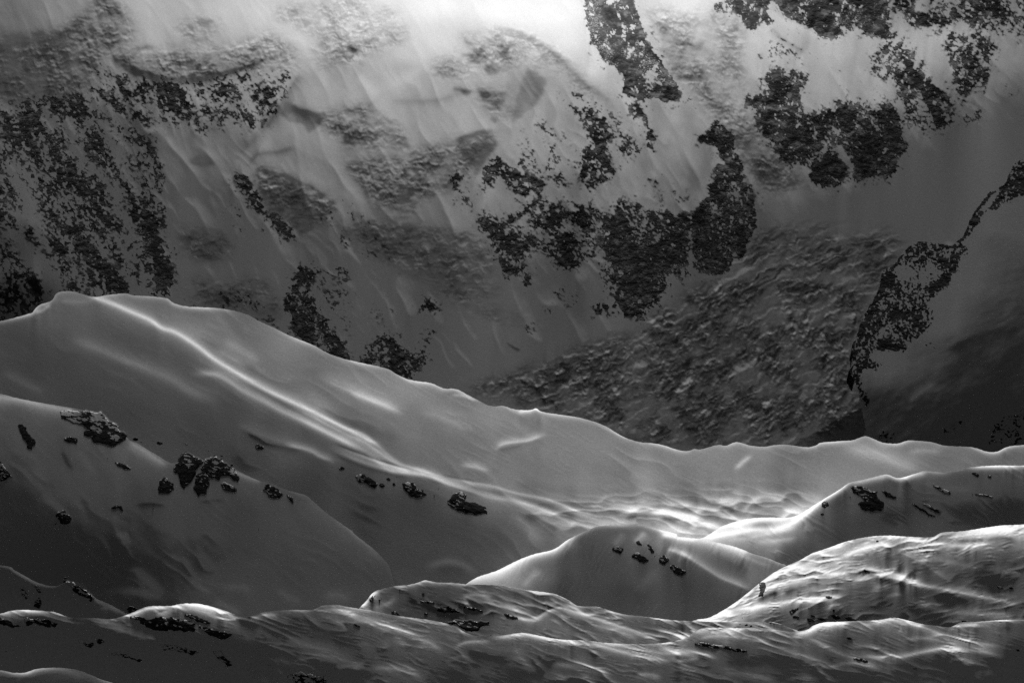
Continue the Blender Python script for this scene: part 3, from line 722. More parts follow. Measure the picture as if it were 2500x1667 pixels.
for i, dn, so, p in rc:
    m = in_poly(R.U + w1, R.V + w2, p).astype(np.float32)
    d2 = np.maximum(d2, dn * blur(m, so / 3.0))
    if i:
        R.crag[blur(m, 3) > .35] = 1
for p, a, w in [(c('F', (1520, 330), (1600, 290), (1680, 350), (1800, 260)), -.45, 20), (c('F', (1900, 160), (1930, 240), (1850, 360), (1720, 420)), .4, 10), (c('F', (1560, 220), (1480, 330), (1400, 500), (1310, 740)), .4, 9),
                (c('F', (1400, 760), (1500, 770), (1590, 780)), .4, 10), (c('F', (1260, 920), (1290, 980), (1320, 1090)), .1, 10), (c('F', (1420, 700), (1500, 690), (1580, 720)), -.3, 8), (c('F', (1500, 560), (1620, 580), (1720, 590)), .3, 14)]:
    d2 += a * R.profile(p, w, w, .1) * np.minimum(1, d2 * 4)
n2 = (.55 * fbm(R.U, R.V, 20, 205, 5, .62, 120, 1.7) + .45 * fbm(R.U, R.V, 11, 209, 4, .6) + .6 * fbm(R.U, R.V, 6, 211, 2)) * 1.6
R.rock = (smooth(-.15, .22, (d2 - .5) * 1.3 + n2) * smooth(.02, .1, d2)).astype(np.float32)
crest_R = c('F', (1000, 1568), (1290, 1450), (1340, 1300), (1310, 1150), (1275, 1000), (1235, 930), (1262, 850), (1252, 760), (1285, 690), (1315, 600), (1372, 500), (1424, 400), (1446, 290), (1530, 240), (1560, 190), (1640, 108), (1700, 100), (1890, 128), (1940, 85)) + c('C', (1965, 1505), (2030, 1348), (2120, 1238), (2225, 1175), (2305, 1005), (2352, 1020), (2500, 900), (2800, 760))
# the edge overhangs a little in plan: keep one height per column
cu = sorted(crest_R, key=lambda p: p[0])
dr, sr, tr = R.dist(crest_R[2:], 20)
R.rock = np.maximum(R.rock, smooth(10, 5, dr) * (R.V < 940) * smooth(-.15, .05, fbm(R.U, R.V, 16, 333, 3)) * smooth(2480, 2440, R.U))
R.val = R.val + 7
R.over = -.03
R.shade = .0 + R.rock * (.1 + .2 * blur(n2, 3)) + (1 - R.rock) * (.07 * fbm(R.U, R.V, 50, 8, 4, .5, -28, 3) + .06 * fbm(R.U, R.V, 12, 18, 3, .5, -28, 3))
R.ice = (.5 * smooth(.25, .6, fbm(R.U, R.V, 30, 28, 4, .6, -25, 3)) * smooth(700, 900, R.V)).astype(np.float32)
R.shade = np.clip(R.shade, -.1, 1.2)
R.solve(5000, (2300, 900), lam=.03)
wob = 3 * fbm(R.U, R.V, 14, 151, 3)
inside = in_poly(R.U + wob, R.V + wob, [(3000, 1140)] + [(2098, 1140)] + crest_R[1:] + [(3000, 300)])
Y = np.exp(R.D); X = Y * ray(R.U); Zz = Y * tau(R.V)


def cut_sheet(name, keep, mat, depth, whole):
    """the kept part of the slope, with its free edge running back into the mountain"""
    ny, nx = X.shape
    idx = np.arange(ny * nx).reshape(ny, nx)
    q = np.stack([idx[:-1, :-1], idx[1:, :-1], idx[1:, 1:], idx[:-1, 1:]], -1)[keep]
    e = np.concatenate([q[:, [0, 1]], q[:, [1, 2]], q[:, [2, 3]], q[:, [3, 0]]]).astype(np.int64)
    w = np.stack([idx[:-1, :-1], idx[1:, :-1], idx[1:, 1:], idx[:-1, 1:]], -1)[whole]
    we = np.concatenate([w[:, [0, 1]], w[:, [1, 2]], w[:, [2, 3]], w[:, [3, 0]]]).astype(np.int64)
    e = e[R.V.ravel()[e[:, 0]] < 930]
    e = e[~np.isin(e[:, 1] * (ny * nx) + e[:, 0], we[:, 0] * (ny * nx) + we[:, 1])]
    n = ny * nx
    Yb = Y + depth
    co = np.concatenate([np.stack([X, Y, Zz], -1).reshape(-1, 3), np.stack([X, Yb, Yb * tau(R.V) - depth * .5], -1).reshape(-1, 3)])
    Q = np.concatenate([q, np.stack([e[:, 1] + 2 * n, e[:, 0] + 2 * n, e[:, 0] + n, e[:, 1] + n], -1)])
    co = np.concatenate([co, co[:n]])
    used = np.zeros(3 * n, bool); used[Q.ravel()] = True
    mp = np.cumsum(used) - 1
    return raw_object(name, co[used], mp[Q], mat, dict(rock=np.concatenate([R.rock.ravel(), np.ones(2 * n)])[used], ice=np.concatenate([R.ice.ravel(), np.zeros(2 * n)])[used]))


cq = R.crag[:-1, :-1]; ins = inside[:-1, :-1]
structure(cut_sheet('side_slope', ins & (cq == 0), M_WALL, 40, ins))
tag(cut_sheet('rock_crag', ins & (cq == 1), M_WALL, 40, ins), 'snow speckled crag lining the edge of the dark right slope beside the glacier', 'crag', 'rock crags on the mountain face')
# ================================================================== SNOW RIDGES AND HILLS
HILL = {}


def hill(name, mat, crest, base, strokes, yref, at, vtop, vbot, rim=(90, 9, 6), u0=-440, u1=2940, tex=(), lam=.06, rows=None, bottom=None, extra=None, streaks=(), dim=1.0, gam=1.0):
    r = Relief(vtop, vbot, u0, u1)
    r.base(base)
    r.val = r.val * dim
    r.strokes(strokes)
    if rim[0]:
        d, sd, tt = r.dist(crest, 3 * rim[1])
        var = .6 + 1.2 * fbm(r.U, r.V * 0, 140, 333, 2)
        r.val = r.val + rim[0] * np.clip(var, 0, 1.6) * np.exp(-(d / np.where(sd > 0, rim[2], rim[1])) ** 1.3)
    for size, ang, stretch, amp, seed, ridged in tex:
        n = fbm(r.U, r.V, size, seed, 4, .55, ang, stretch, ridged)
        r.val = r.val * (1 + amp * n)
    for size, ang, stretch, gain, seed in streaks:            # wind-carved edges catching the sun
        sw = saw(r.U, r.V, size, ang, stretch, seed)
        pch = smooth(-.12, .40, fbm(r.U, r.V, size * 3.2, seed + 3, 3, .55, ang, 1.8))
        r.val = r.val * (1 + gain * pch * (1.7 * sw - .55))
    r.val = 255 * (np.clip(r.val, 1, 300) / 255) ** gam
    # faint drifting everywhere
    r.val = r.val * (1 + .05 * fbm(r.U, r.V, 40, 801, 4, .55, 25, 2.5) + .02 * fbm(r.U, r.V, 7, 805, 3, .6, 20, 2))
    if extra:
        extra(r)
    r.solve(yref, at, lam)
    X, Y, Zz, rk, ic, UU, VV = r.mesh_arrays(crest=crest, rows=rows or int((vbot - vtop) / STEP * .8), bottom=bottom)
    o = structure(grid_object(name, X, Y, Zz, rk, ic, mat, crest_cut=True))
    r.ob = o
    return r


# ---- far snow dome with its long bright spur and the hummocky saddle
crest1 = (c('D', (-600, 700), (-250, 655), (0, 612), (100, 588), (200, 560), (215, 545), (250, 510), (330, 480), (355, 440), (385, 425), (450, 420), (520, 437), (600, 458), (700, 443), (800, 435), (850, 447), (950, 453), (1060, 466), (1110, 497), (1190, 518), (1300, 524), (1400, 530), (1500, 547), (1590, 575), (1650, 610), (1750, 655), (1850, 705), (2000, 765)) +
          c('E', (0, 815), (130, 858), (370, 912), (440, 950), (530, 987), (660, 1007), (740, 1040), (820, 1045), (900, 1085), (950, 1110), (1010, 1142), (1060, 1155), (1120, 1152), (1200, 1175), (1290, 1178), (1330, 1168), (1370, 1190), (1500, 1210), (1620, 1230), (1760, 1275), (1880, 1345), (1980, 1380), (2050, 1388)) +
          c('F', (0, 1392), (60, 1405), (130, 1428), (200, 1440), (250, 1425), (280, 1430), (340, 1415), (400, 1400), (450, 1405), (520, 1382), (600, 1403), (690, 1412), (770, 1400), (850, 1400), (960, 1415), (1020, 1405), (1050, 1388), (1100, 1382), (1190, 1375), (1260, 1370), (1330, 1346), (1370, 1352), (1450, 1385), (1540, 1392), (1600, 1375), (1640, 1372), (1760, 1382), (1850, 1405), (2020, 1415), (2110, 1442), (2180, 1443), (2250, 1412), (2352, 1400), (2600, 1380), (3100, 1420)))
base1 = [(-150, 850, 48), (50, 850, 56), (160, 725, 92), (160, 760, 78), (300, 850, 66), (100, 900, 52), (400, 900, 70), (200, 1000, 52), (400, 960, 66), (330, 760, 84), (500, 800, 104), (600, 850, 98), (450, 745, 88), (600, 790, 100), (700, 850, 118),
         (900, 950, 126), (800, 950, 100), (760, 900, 104), (1000, 950, 132), (1000, 1030, 112), (1200, 1020, 132), (1100, 1100, 104), (1300, 1100, 116), (1500, 1100, 122), (1500, 1180, 112), (1700, 1150, 116), (1700, 1200, 102), (1900, 1150, 108), (2000, 1110, 112),
         (2300, 1120, 104), (2450, 1120, 100), (1900, 1205, 108), (1300, 1180, 108), (1400, 1220, 116), (2700, 1130, 95), (1150, 1060, 108), (1600, 1080, 122),
         (600, 1050, 66), (700, 1100, 78), (600, 1120, 46), (800, 1185, 52), (900, 1250, 47), (1000, 1255, 50), (1100, 1300, 52), (900, 1330, 50), (1000, 1380, 50), (1200, 1320, 62), (1300, 1345, 82), (750, 1200, 48), (1100, 1390, 54), (500, 1060, 56), (300, 1010, 50),
         (1250, 1210, 122), (1350, 1290, 95), (1250, 1270, 80), (2300, 1300, 90)] + \
    c('H', (2000, 450, 138), (2200, 440, 146), (1700, 440, 128), (2352, 600, 235), (1900, 540, 170), (2100, 560, 205), (1750, 520, 165), (1500, 480, 160), (1500, 410, 120)) + \
    c('I', (100, 590, 238), (100, 430, 145), (300, 400, 132), (450, 462, 125), (600, 430, 145), (800, 450, 160), (900, 480, 200), (300, 520, 160), (200, 545, 185), (700, 470, 150), (550, 540, 205), (900, 400, 130), (900, 330, 112), (200, 330, 105), (150, 470, 150))
st1 = [
    (c('D', (520, 440), (600, 462), (700, 495), (830, 550), (960, 605), (1030, 655), (1110, 680), (1190, 725), (1270, 780), (1360, 850), (1480, 925), (1600, 995), (1720, 1060), (1850, 1120), (2000, 1190), (2150, 1265), (2352, 1370), (2450, 1420)), 78, 7, 6, .06),
    (c('D', (560, 450), (830, 545), (1030, 640), (1190, 715), (1360, 840), (1600, 985), (1850, 1115), (2150, 1260)), 30, 34, 22, .1),
    (c('D', (1180, 940), (1250, 945), (1370, 950), (1450, 985), (1550, 1055), (1680, 1120), (1800, 1185), (1920, 1240), (2050, 1305), (2200, 1380), (2352, 1460)), 58, 10, 8, .14),
    (c('D', (1800, 1180), (2050, 1300), (2200, 1375), (2330, 1440)) + c('H', (380, 200), (480, 225), (640, 245), (760, 300), (900, 340), (1050, 385), (1160, 400), (1250, 440), (1330, 490), (1420, 545), (1520, 585), (1620, 610)), 44, 16, 6, .12),
    (c('H', (0, 60), (200, 150), (420, 215), (640, 245), (780, 300), (950, 350)), 44, 10, 5, .2),
    (c('D', (1830, 1150), (2000, 1225), (2200, 1330), (2330, 1385)) + c('H', (450, 175), (600, 215), (760, 262), (900, 285), (1050, 312), (1200, 355), (1400, 395), (1550, 455), (1700, 520), (1800, 560)), 46, 3.5, 7, .12),
    (c('D', (2000, 1190), (2200, 1290), (2330, 1340)) + c('H', (450, 160), (600, 205), (700, 235)), 40, 4, 6, .15),
    (c('H', (150, 85), (350, 165), (560, 225)), 34, 3, 3, .2), (c('H', (60, 60), (300, 150), (520, 215)), 30, 3, 4, .2), (c('H', (0, 20), (200, 100), (400, 170), (600, 220)), -34, 3, 3.5, .2), (c('H', (0, 90), (220, 185), (420, 240), (560, 262)), -20, 4, 5, .2), (c('D', (1500, 970), (1800, 1130), (2100, 1290), (2300, 1385)), -26, 6, 7, .2), (c('H', (300, 130), (500, 195), (700, 250), (900, 300)), -28, 3, 3, .2), (c('H', (620, 262), (800, 320), (1000, 385)), -24, 3, 4, .2), (c('H', (700, 235), (850, 265), (1000, 292)), -20, 3, 4, .2),
    (c('H', (1000, 320), (1200, 370), (1400, 440), (1550, 500), (1700, 560)), -34, 8, 10, .2), (c('H', (1150, 395), (1350, 450), (1500, 520), (1650, 590)), 46, 6, 6, .2),
    (c('H', (1250, 470), (1400, 545), (1500, 600)), -30, 8, 16, .2), (c('H', (900, 310), (1050, 350), (1150, 380)), -22, 5, 6, .2),
    (c('D', (380, 720), (600, 780), (800, 860), (950, 920), (1100, 985), (1200, 1050), (1350, 1110), (1450, 1130)), 32, 22, 14, .2),
    (c('D', (1400, 715), (1540, 800), (1680, 890)), 28, 16, 14, .3), (c('D', (1360, 780), (1470, 850), (1600, 930)), 22, 12, 9, .3), (c('D', (1250, 700), (1400, 790), (1500, 880)), -14, 10, 10, .3),
    (c('D', (1400, 800), (1750, 1000), (2000, 1100)), -16, 18, 14, .2),
    (c('D', (2000, 950), (2150, 1020), (2340, 1105)) + c('E', (420, 1170), (500, 1215)), 34, 22, 8, .25), (c('E', (130, 1060), (270, 1110), (400, 1165), (490, 1210)), 34, 9, 7, .25),
    (c('E', (550, 1185), (700, 1215), (830, 1270), (960, 1340)), 22, 16, 9, .3), (c('E', (700, 1060), (850, 1090), (1000, 1150)), -10, 10, 10), (c('E', (0, 1180), (250, 1300), (500, 1380)), -16, 22, 20, .2),
    (c('E', (1060, 1445), (1110, 1400), (1180, 1385), (1280, 1372), (1400, 1330)), 66, 10, 3, .22), (c('E', (1070, 1440), (1150, 1420), (1250, 1400)), -20, 2, 9, .3),
    (c('H', (830, 175), (940, 190), (1050, 222)), 50, 10, 5, .3), (c('H', (1180, 290), (1400, 330), (1600, 350)), -10, 12, 12),
    (c('F', (500, 1568), (520, 1545), (570, 1500), (625, 1460)), 56, 6, 6, .3), (c('F', (1130, 1390), (1300, 1435), (1450, 1475), (1600, 1535), (1750, 1580)), 46, 22, 16, .3), (c('F', (1600, 1450), (1700, 1438), (1850, 1445)), 28, 10, 8, .3),
    (c('E', (1200, 1190), (1280, 1182), (1330, 1170), (1380, 1192)), 70, 4, 6, .2), (c('E', (780, 1085), (860, 1088), (960, 1125)), 40, 4, 3, .2),
    (c('D', (215, 560), (270, 545), (330, 500)), 50, 6, 3, .2), (c('D', (350, 480), (480, 490), (620, 485)), 18, 8, 6, .3),
    (c('D', (0, 930), (150, 1000), (300, 1080)), 20, 14, 12, .2),
    (c('D', (1530, 1305), (1640, 1355), (1700, 1392), (1800, 1415), (1960, 1440)), -26, 3, 8, .2), (c('D', (1800, 1395), (1960, 1430), (2050, 1475), (2150, 1515)), 62, 10, 5, .25), (c('D', (1500, 1260), (1700, 1350), (1900, 1410)), 18, 16, 6, .2),
    (c('H', (600, 840), (700, 800), (800, 790), (900, 830), (980, 880)), 26, 8, 16, .25), (c('H', (640, 850), (800, 830), (930, 870)), -14, 6, 16, .3), (c('H', (1150, 440), (1250, 560), (1400, 700)), 20, 16, 16, .3),
    # rolls of the saddle
    (c('H', (1650, 460), (1780, 425), (1900, 440), (2000, 470)), 39, 10.0, 5.5, .2), (c('H', (1850, 495), (1950, 470), (2080, 478), (2200, 490), (2352, 515)) + c('I', (150, 540), (280, 560)), 54, 8.8, 6.6, .12), (c('H', (1500, 470), (1650, 500), (1800, 540), (1950, 550)), 33, 8.8, 6.6, .2),
    (c('H', (1880, 520), (2000, 500), (2120, 510)), -33, 3.8, 11.0, .2), (c('H', (1960, 440), (2060, 420), (2150, 425), (2250, 455)), 33, 8.8, 5.5, .2), (c('H', (2050, 450), (2150, 445), (2230, 470)), -17, 3.8, 8.8, .2),
    (c('I', (0, 480), (150, 500), (280, 540), (390, 590)), 57, 10.0, 5.5, .15), (c('I', (20, 510), (150, 530), (260, 570)), -43, 3.8, 11.0, .2), (c('I', (230, 485), (330, 455), (440, 495), (530, 535)), 54, 8.8, 4.4, .15), (c('I', (270, 490), (340, 478), (430, 515)), -33, 3.8, 11.0, .2),
    (c('I', (390, 455), (430, 432), (480, 440), (530, 475)), 43, 7.5, 3.3, .2), (c('I', (400, 465), (460, 450), (510, 480)), -28, 2.5, 9.9, .2), (c('I', (550, 500), (600, 430), (660, 385), (720, 378), (780, 395), (850, 432)), 44, 8.8, 4.4, .15), (c('I', (620, 440), (700, 400), (780, 420)), -15, 3.8, 19.8, .2),
    (c('I', (560, 510), (660, 465), (740, 455), (820, 480)), 36, 10.0, 5.5, .2), (c('I', (380, 402), (480, 390), (580, 405)), 28, 7.5, 5.5, .25), (c('I', (0, 590), (120, 600), (260, 640)), 28, 15.0, 11.0, .2), (c('I', (300, 560), (420, 590), (520, 560), (640, 520)), 33, 10.0, 6.6, .2),
    (c('I', (780, 500), (900, 480), (1000, 440), (1100, 380)), 43, 22.5, 13.2, .2), (c('I', (60, 440), (160, 425), (260, 445)), 28, 7.5, 5.5, .25),
]


def saddle(r):
    """low wind-heaped hummocks on the flat of the saddle"""
    m = blur(in_poly(r.U, r.V, c('H', (1250, 470), (1500, 415), (1800, 385), (2352, 375)) + c('I', (400, 340), (700, 345), (1000, 360), (1000, 480), (700, 640), (300, 660), (-100, 650)) + c('H', (1900, 570), (1600, 600))).astype(np.float32), 10)
    n = fbm(r.U + 14 * fbm(r.U, r.V, 60, 611, 2), r.V, 15, 601, 3, .5, 6, 3.4)
    bil = 1 - np.abs(n) * 2.4
    n2 = fbm(r.U, r.V, 7, 603, 3, .55, 10, 4.0)
    s1 = saw(r.U, r.V, 42, 5, 2.4, 605, 1.3); s2 = saw(r.U, r.V, 24, 10, 3.0, 607, 1.3)
    r.val = r.val + m * (10 * np.clip(bil, -1, 1) - 12 + 5 * n2 + 70 * (s1 - .35) + 44 * (s2 - .35))


H1 = hill('snow_dome', M_FAR, crest1, base1, st1, 3300, (1300, 1420), 690, 1480, rim=(92, 5, 6), tex=((70, 28, 3.0, .05, 51, False),), extra=saddle, lam=.07, streaks=((36, 27, 4.0, .10, 451), (14, 29, 5.0, .05, 452)))

# ---- snow ridge at the left with rocky crest
crest2 = (c('D', (-700, 1000), (-300, 1030), (0, 1075), (100, 1100), (250, 1130), (400, 1155), (550, 1180), (650, 1195), (690, 1230), (740, 1280), (800, 1340), (830, 1372)) +
          c('G', (880, 40), (950, 85), (1010, 118), (1090, 165), (1170, 150), (1240, 135), (1290, 148), (1340, 128), (1400, 140), (1480, 190), (1560, 235), (1660, 280), (1720, 290), (1800, 325), (1880, 350), (1950, 370), (2000, 410), (2080, 480), (2150, 530), (2250, 600)) +
          c('H', (0, 490), (100, 560), (200, 640), (290, 710), (350, 770), (390, 820), (410, 880), (425, 950), (450, 1100), (480, 1300), (560, 1600)))
base2 = c('G', (-300, 300, 46), (100, 200, 48), (300, 200, 55), (500, 250, 56), (100, 400, 40), (200, 600, 38), (400, 600, 42), (600, 500, 49), (900, 400, 50), (900, 600, 48), (1200, 500, 52), (1500, 500, 52), (1500, 700, 49), (1900, 500, 62), (2000, 650, 60), (1800, 900, 54), (1200, 800, 46),
          (1000, 900, 45), (700, 800, 40), (400, 800, 36), (200, 800, 34), (1500, 950, 56), (2100, 900, 57), (2200, 1000, 62), (100, 1000, 31), (700, 1050, 40), (1000, 100, 80), (1550, 280, 70), (1300, 300, 55), (1000, 250, 62), (2300, 1150, 60)) + \
    c('D', (0, 1120, 95), (300, 1160, 85), (600, 1190, 78), (900, 1450, 76), (100, 1200, 62), (300, 1300, 60), (300, 1450, 56)) + c('H', (320, 850, 58), (100, 620, 66), (200, 900, 56), (250, 740, 62))
st2 = [(c('D', (-100, 1080), (100, 1108), (300, 1150), (500, 1182)), 50, 4, 14, .1), (c('D', (800, 1370), (900, 1425), (1000, 1490), (1080, 1550)), 36, 6, 14, .2), (c('G', (1450, 200), (1560, 245), (1680, 285)), 40, 4, 8, .2), (c('G', (1900, 360), (2050, 470), (2250, 610)) + c('H', (100, 570), (250, 690), (380, 830)), 10, 5, 30, .15),
       (c('G', (830, 820), (950, 920), (1050, 1010)), 12, 14, 8, .3), (c('G', (1200, 880), (1290, 960), (1350, 1020)), 16, 10, 8, .3), (c('G', (1400, 960), (1520, 950), (1640, 980)), 14, 8, 12, .3), (c('G', (1340, 1040), (1450, 1080), (1560, 1140)), 22, 10, 10, .3), (c('G', (650, 990), (800, 975), (950, 1000), (1060, 1040)), 14, 8, 10, .3),
       (c('G', (750, 620), (740, 700), (770, 760)), -9, 14, 10, .3), (c('G', (760, 640), (830, 620)), 10, 8, 16, .3), (c('G', (380, 60), (420, 150), (480, 240)), -12, 14, 8, .3), (c('G', (480, 60), (560, 170), (620, 260)), 10, 10, 10, .3), (c('G', (850, 435), (960, 425), (1080, 440)), -8, 3, 8, .3), (c('G', (1240, 420), (1350, 405), (1450, 400)), -8, 4, 8, .3),
       (c('G', (1740, 960), (1850, 1020), (1950, 1060)), 14, 12, 10, .3), (c('G', (2050, 1030), (2150, 1000), (2250, 1060)), 16, 10, 14, .3), (c('G', (250, 350), (350, 430), (480, 560)), 8, 10, 10, .3)]
H2 = hill('snow_ridge', M_MID, crest2, base2, st2, 2100, (500, 1450), 930, 1620, rim=(26, 5, 6), u1=1260, tex=((90, 55, 2.5, .07, 61, False), (16, 50, 2.0, .04, 62, False)), streaks=((34, 40, 3.0, .10, 453),))

# ---- round hill in the middle
crest3 = (c('H', (300, 1420), (700, 1060), (880, 937), (960, 890), (1080, 850), (1180, 800), (1300, 750), (1440, 715), (1530, 655), (1620, 610), (1700, 575), (1780, 562), (1900, 560), (2010, 565), (2120, 590), (2230, 618)) +
          c('I', (60, 622), (150, 634), (300, 650), (400, 672), (520, 702), (620, 742), (700, 765), (790, 800), (850, 828), (980, 950), (1300, 1300)))
base3 = c('H', (1100, 875, 170), (1200, 850, 160), (1350, 850, 105), (1300, 900, 90), (1400, 800, 76), (1600, 750, 60), (1600, 900, 55), (1800, 800, 62), (1500, 1000, 50), (1900, 1000, 50), (2200, 1050, 60), (2100, 900, 66), (1800, 620, 80), (1950, 640, 90), (2100, 640, 112), (2200, 800, 60), (2300, 900, 55), (1000, 940, 130), (1000, 1200, 50)) + \
    c('I', (100, 660, 150), (300, 690, 138), (500, 720, 140), (300, 800, 96), (150, 720, 112), (450, 820, 80), (600, 800, 100), (600, 900, 112), (100, 900, 55), (200, 950, 50), (350, 950, 55), (400, 1050, 50), (700, 850, 100), (500, 950, 75), (20, 800, 56), (250, 850, 64), (500, 1150, 60))
st3 = [(c('H', (880, 940), (960, 893), (1080, 855), (1180, 806), (1300, 755), (1440, 720), (1530, 660), (1600, 620)), 95, 6, 15, .12), (c('I', (60, 705), (200, 760), (330, 840), (420, 895), (520, 935), (620, 975)), 62, 12, 4, .15),
       (c('H', (1230, 970), (1320, 870), (1380, 835)), 38, 9, 12, .3), (c('H', (1820, 700), (1900, 600)), 22, 9, 9, .3), (c('H', (1950, 680), (2000, 630), (2030, 590)), 56, 8, 12, .3), (c('H', (2150, 715), (2250, 730), (2352, 790)), 36, 6, 4, .3), (c('H', (2160, 800), (2180, 720), (2210, 700)), 40, 4, 6, .3),
       (c('I', (100, 625), (300, 655), (450, 695), (620, 750)), 90, 8, 14, .15), (c('H', (2100, 590), (2200, 615), (2352, 640)), 80, 5, 10, .2), (c('I', (500, 735), (640, 790), (760, 830)), 30, 8, 6, .25), (c('I', (330, 720), (450, 790), (600, 860)), -14, 10, 14, .3), (c('H', (1950, 1000), (2050, 900), (2120, 820)), 14, 16, 16, .3)]
H3 = hill('snow_hill', M_MID, crest3, base3, st3, 2250, (1500, 1490), 1250, 1600, rim=(120, 6, 6), u0=900, u1=2160, tex=((40, 100, 2.0, .05, 71, False),), rows=190, streaks=((14, 115, 4.0, .12, 455),))

# ---- ridge at the right with rocks below its sharp crest
crest4 = c('I', (-500, 1150), (0, 850), (180, 730), (270, 655), (310, 638), (370, 602), (430, 566), (530, 532), (620, 516), (730, 511), (850, 511), (920, 490), (1000, 440), (1090, 385), (1180, 330), (1240, 290), (1330, 270), (1460, 238), (1500, 245), (1560, 260), (1680, 225), (1720, 215), (1850, 225), (1950, 215), (1985, 195), (2060, 187), (2180, 180), (2352, 180), (2700, 160), (3100, 190))
base4 = c('I', (400, 600, 225), (500, 570, 232), (700, 568, 125), (620, 560, 170), (850, 540, 250), (780, 545, 200), (600, 605, 205), (450, 640, 170), (500, 690, 130), (700, 650, 150), (770, 700, 112), (700, 750, 82), (800, 780, 66), (950, 590, 118), (1000, 540, 85), (1100, 490, 62), (1100, 600, 48), (1300, 560, 45), (1500, 500, 40), (1500, 300, 62),
          (1700, 400, 46), (2000, 300, 62), (2000, 450, 40), (2250, 300, 56), (2250, 450, 38), (2300, 220, 80), (900, 700, 60), (1200, 650, 48), (1750, 260, 80), (1400, 290, 70), (2700, 400, 36), (300, 660, 200), (1180, 400, 62), (620, 760, 95))
st4 = [(c('I', (280, 650), (400, 628), (500, 610), (620, 590), (750, 588), (850, 560), (910, 520), (970, 475), (1050, 412)), 80, 10, 8, .12), (c('I', (470, 575), (600, 535), (740, 520), (860, 515)), 60, 6, 7, .15), (c('I', (600, 575), (680, 555), (750, 560)), -40, 6, 9, .25), (c('I', (450, 660), (600, 640), (800, 600), (930, 560)), 34, 8, 6, .2),
       (c('I', (620, 665), (750, 660), (920, 640)), 40, 5, 8, .25), (c('I', (740, 620), (770, 700), (780, 790)), 26, 14, 10, .3), (c('I', (860, 540), (920, 495), (1000, 446), (1090, 392)), 70, 4, 14, .15), (c('I', (1550, 260), (1690, 232), (1740, 226)), 60, 4, 9, .2), (c('I', (500, 640), (560, 630), (620, 650)), -30, 5, 8, .3),
       (c('I', (1240, 300), (1400, 262), (1500, 250)), 50, 3, 10, .2), (c('I', (1460, 270), (1550, 290), (1650, 320)), -14, 5, 8, .3), (c('I', (1780, 300), (1900, 330), (2050, 340)), 10, 10, 8, .3)]
H4 = hill('snow_ridge', M_MID, crest4, base4, st4, 2500, (2300, 1300), 1100, 1480, rim=(190, 6, 7), u0=1540, tex=((60, 30, 2.5, .06, 81, False),), rows=200, streaks=((16, 32, 4.0, .16, 456),))

# ---- small dark spur low at the left
crest2b = c('G', (-600, 760), (0, 815), (100, 852), (220, 918), (300, 944), (360, 948), (400, 930), (450, 918), (520, 932), (560, 970), (610, 1025), (700, 1065), (780, 1110), (860, 1160), (1000, 1260), (1300, 1500))
H2b = hill('snow_spur', M_MID, crest2b, c('G', (-200, 1000, 26), (100, 950, 31), (250, 1050, 32), (400, 1000, 33), (600, 1100, 38), (700, 1120, 42), (100, 870, 36), (300, 1150, 30)),
           [(c('G', (560, 975), (620, 1035), (780, 1115)), 12, 4, 8, .2), (c('G', (430, 950), (480, 1040), (500, 1100)), 7, 8, 8, .3), (c('G', (620, 1100), (680, 1090), (660, 1140)), 8, 4, 8, .3)], 1650, (200, 1500), 1340, 1640, rim=(40, 5, 6), u1=640, tex=((40, 70, 2.0, .08, 87, False),), rows=140)

# ---- bright wind-carved hill at the right
crest5 = c('I', (-400, 1420), (100, 1240), (240, 1170), (340, 1150), (420, 1110), (500, 1060), (580, 1000), (640, 950), (690, 910), (760, 860), (850, 815), (930, 780), (1000, 740), (1090, 710), (1200, 670), (1300, 645), (1400, 630), (1500, 627), (1600, 633), (1760, 637), (1830, 607), (1950, 600), (2050, 585), (2200, 563), (2352, 555), (2700, 520), (3100, 560))
base5 = c('I', (300, 1152, 215), (400, 1130, 225), (500, 1080, 222), (700, 1000, 165), (650, 1060, 215), (750, 930, 175), (850, 860, 165), (900, 960, 145), (1000, 800, 190), (1000, 900, 135), (1100, 760, 220), (1200, 720, 220), (1200, 830, 195), (1100, 960, 190), (1300, 780, 135), (1400, 680, 205), (1500, 680, 190), (1500, 760, 84), (1600, 800, 76),
          (1800, 700, 178), (1800, 800, 86), (1700, 700, 188), (2000, 640, 212), (2000, 710, 150), (2200, 620, 222), (2200, 700, 112), (2300, 600, 222), (2000, 800, 76), (2250, 780, 84), (2100, 850, 46), (1900, 900, 58), (1700, 880, 78), (1300, 950, 84), (1300, 900, 180), (1500, 900, 160), (1700, 960, 125), (1500, 1000, 72), (1400, 1060, 72), (1700, 1030, 62), (1900, 970, 98),
          (2100, 1010, 106), (2300, 1040, 98), (2200, 930, 42), (1900, 1080, 88), (1600, 1100, 72), (1800, 1130, 62), (2100, 1130, 100), (1000, 1050, 170), (900, 1080, 95), (700, 1150, 112), (900, 1150, 62), (1200, 1080, 110), (1150, 1150, 62), (500, 1170, 150), (1400, 1130, 80), (2300, 1140, 80), (1050, 1110, 70), (2700, 900, 70), (2700, 620, 180), (1350, 860, 120), (1700, 800, 90), (1300, 1000, 76))
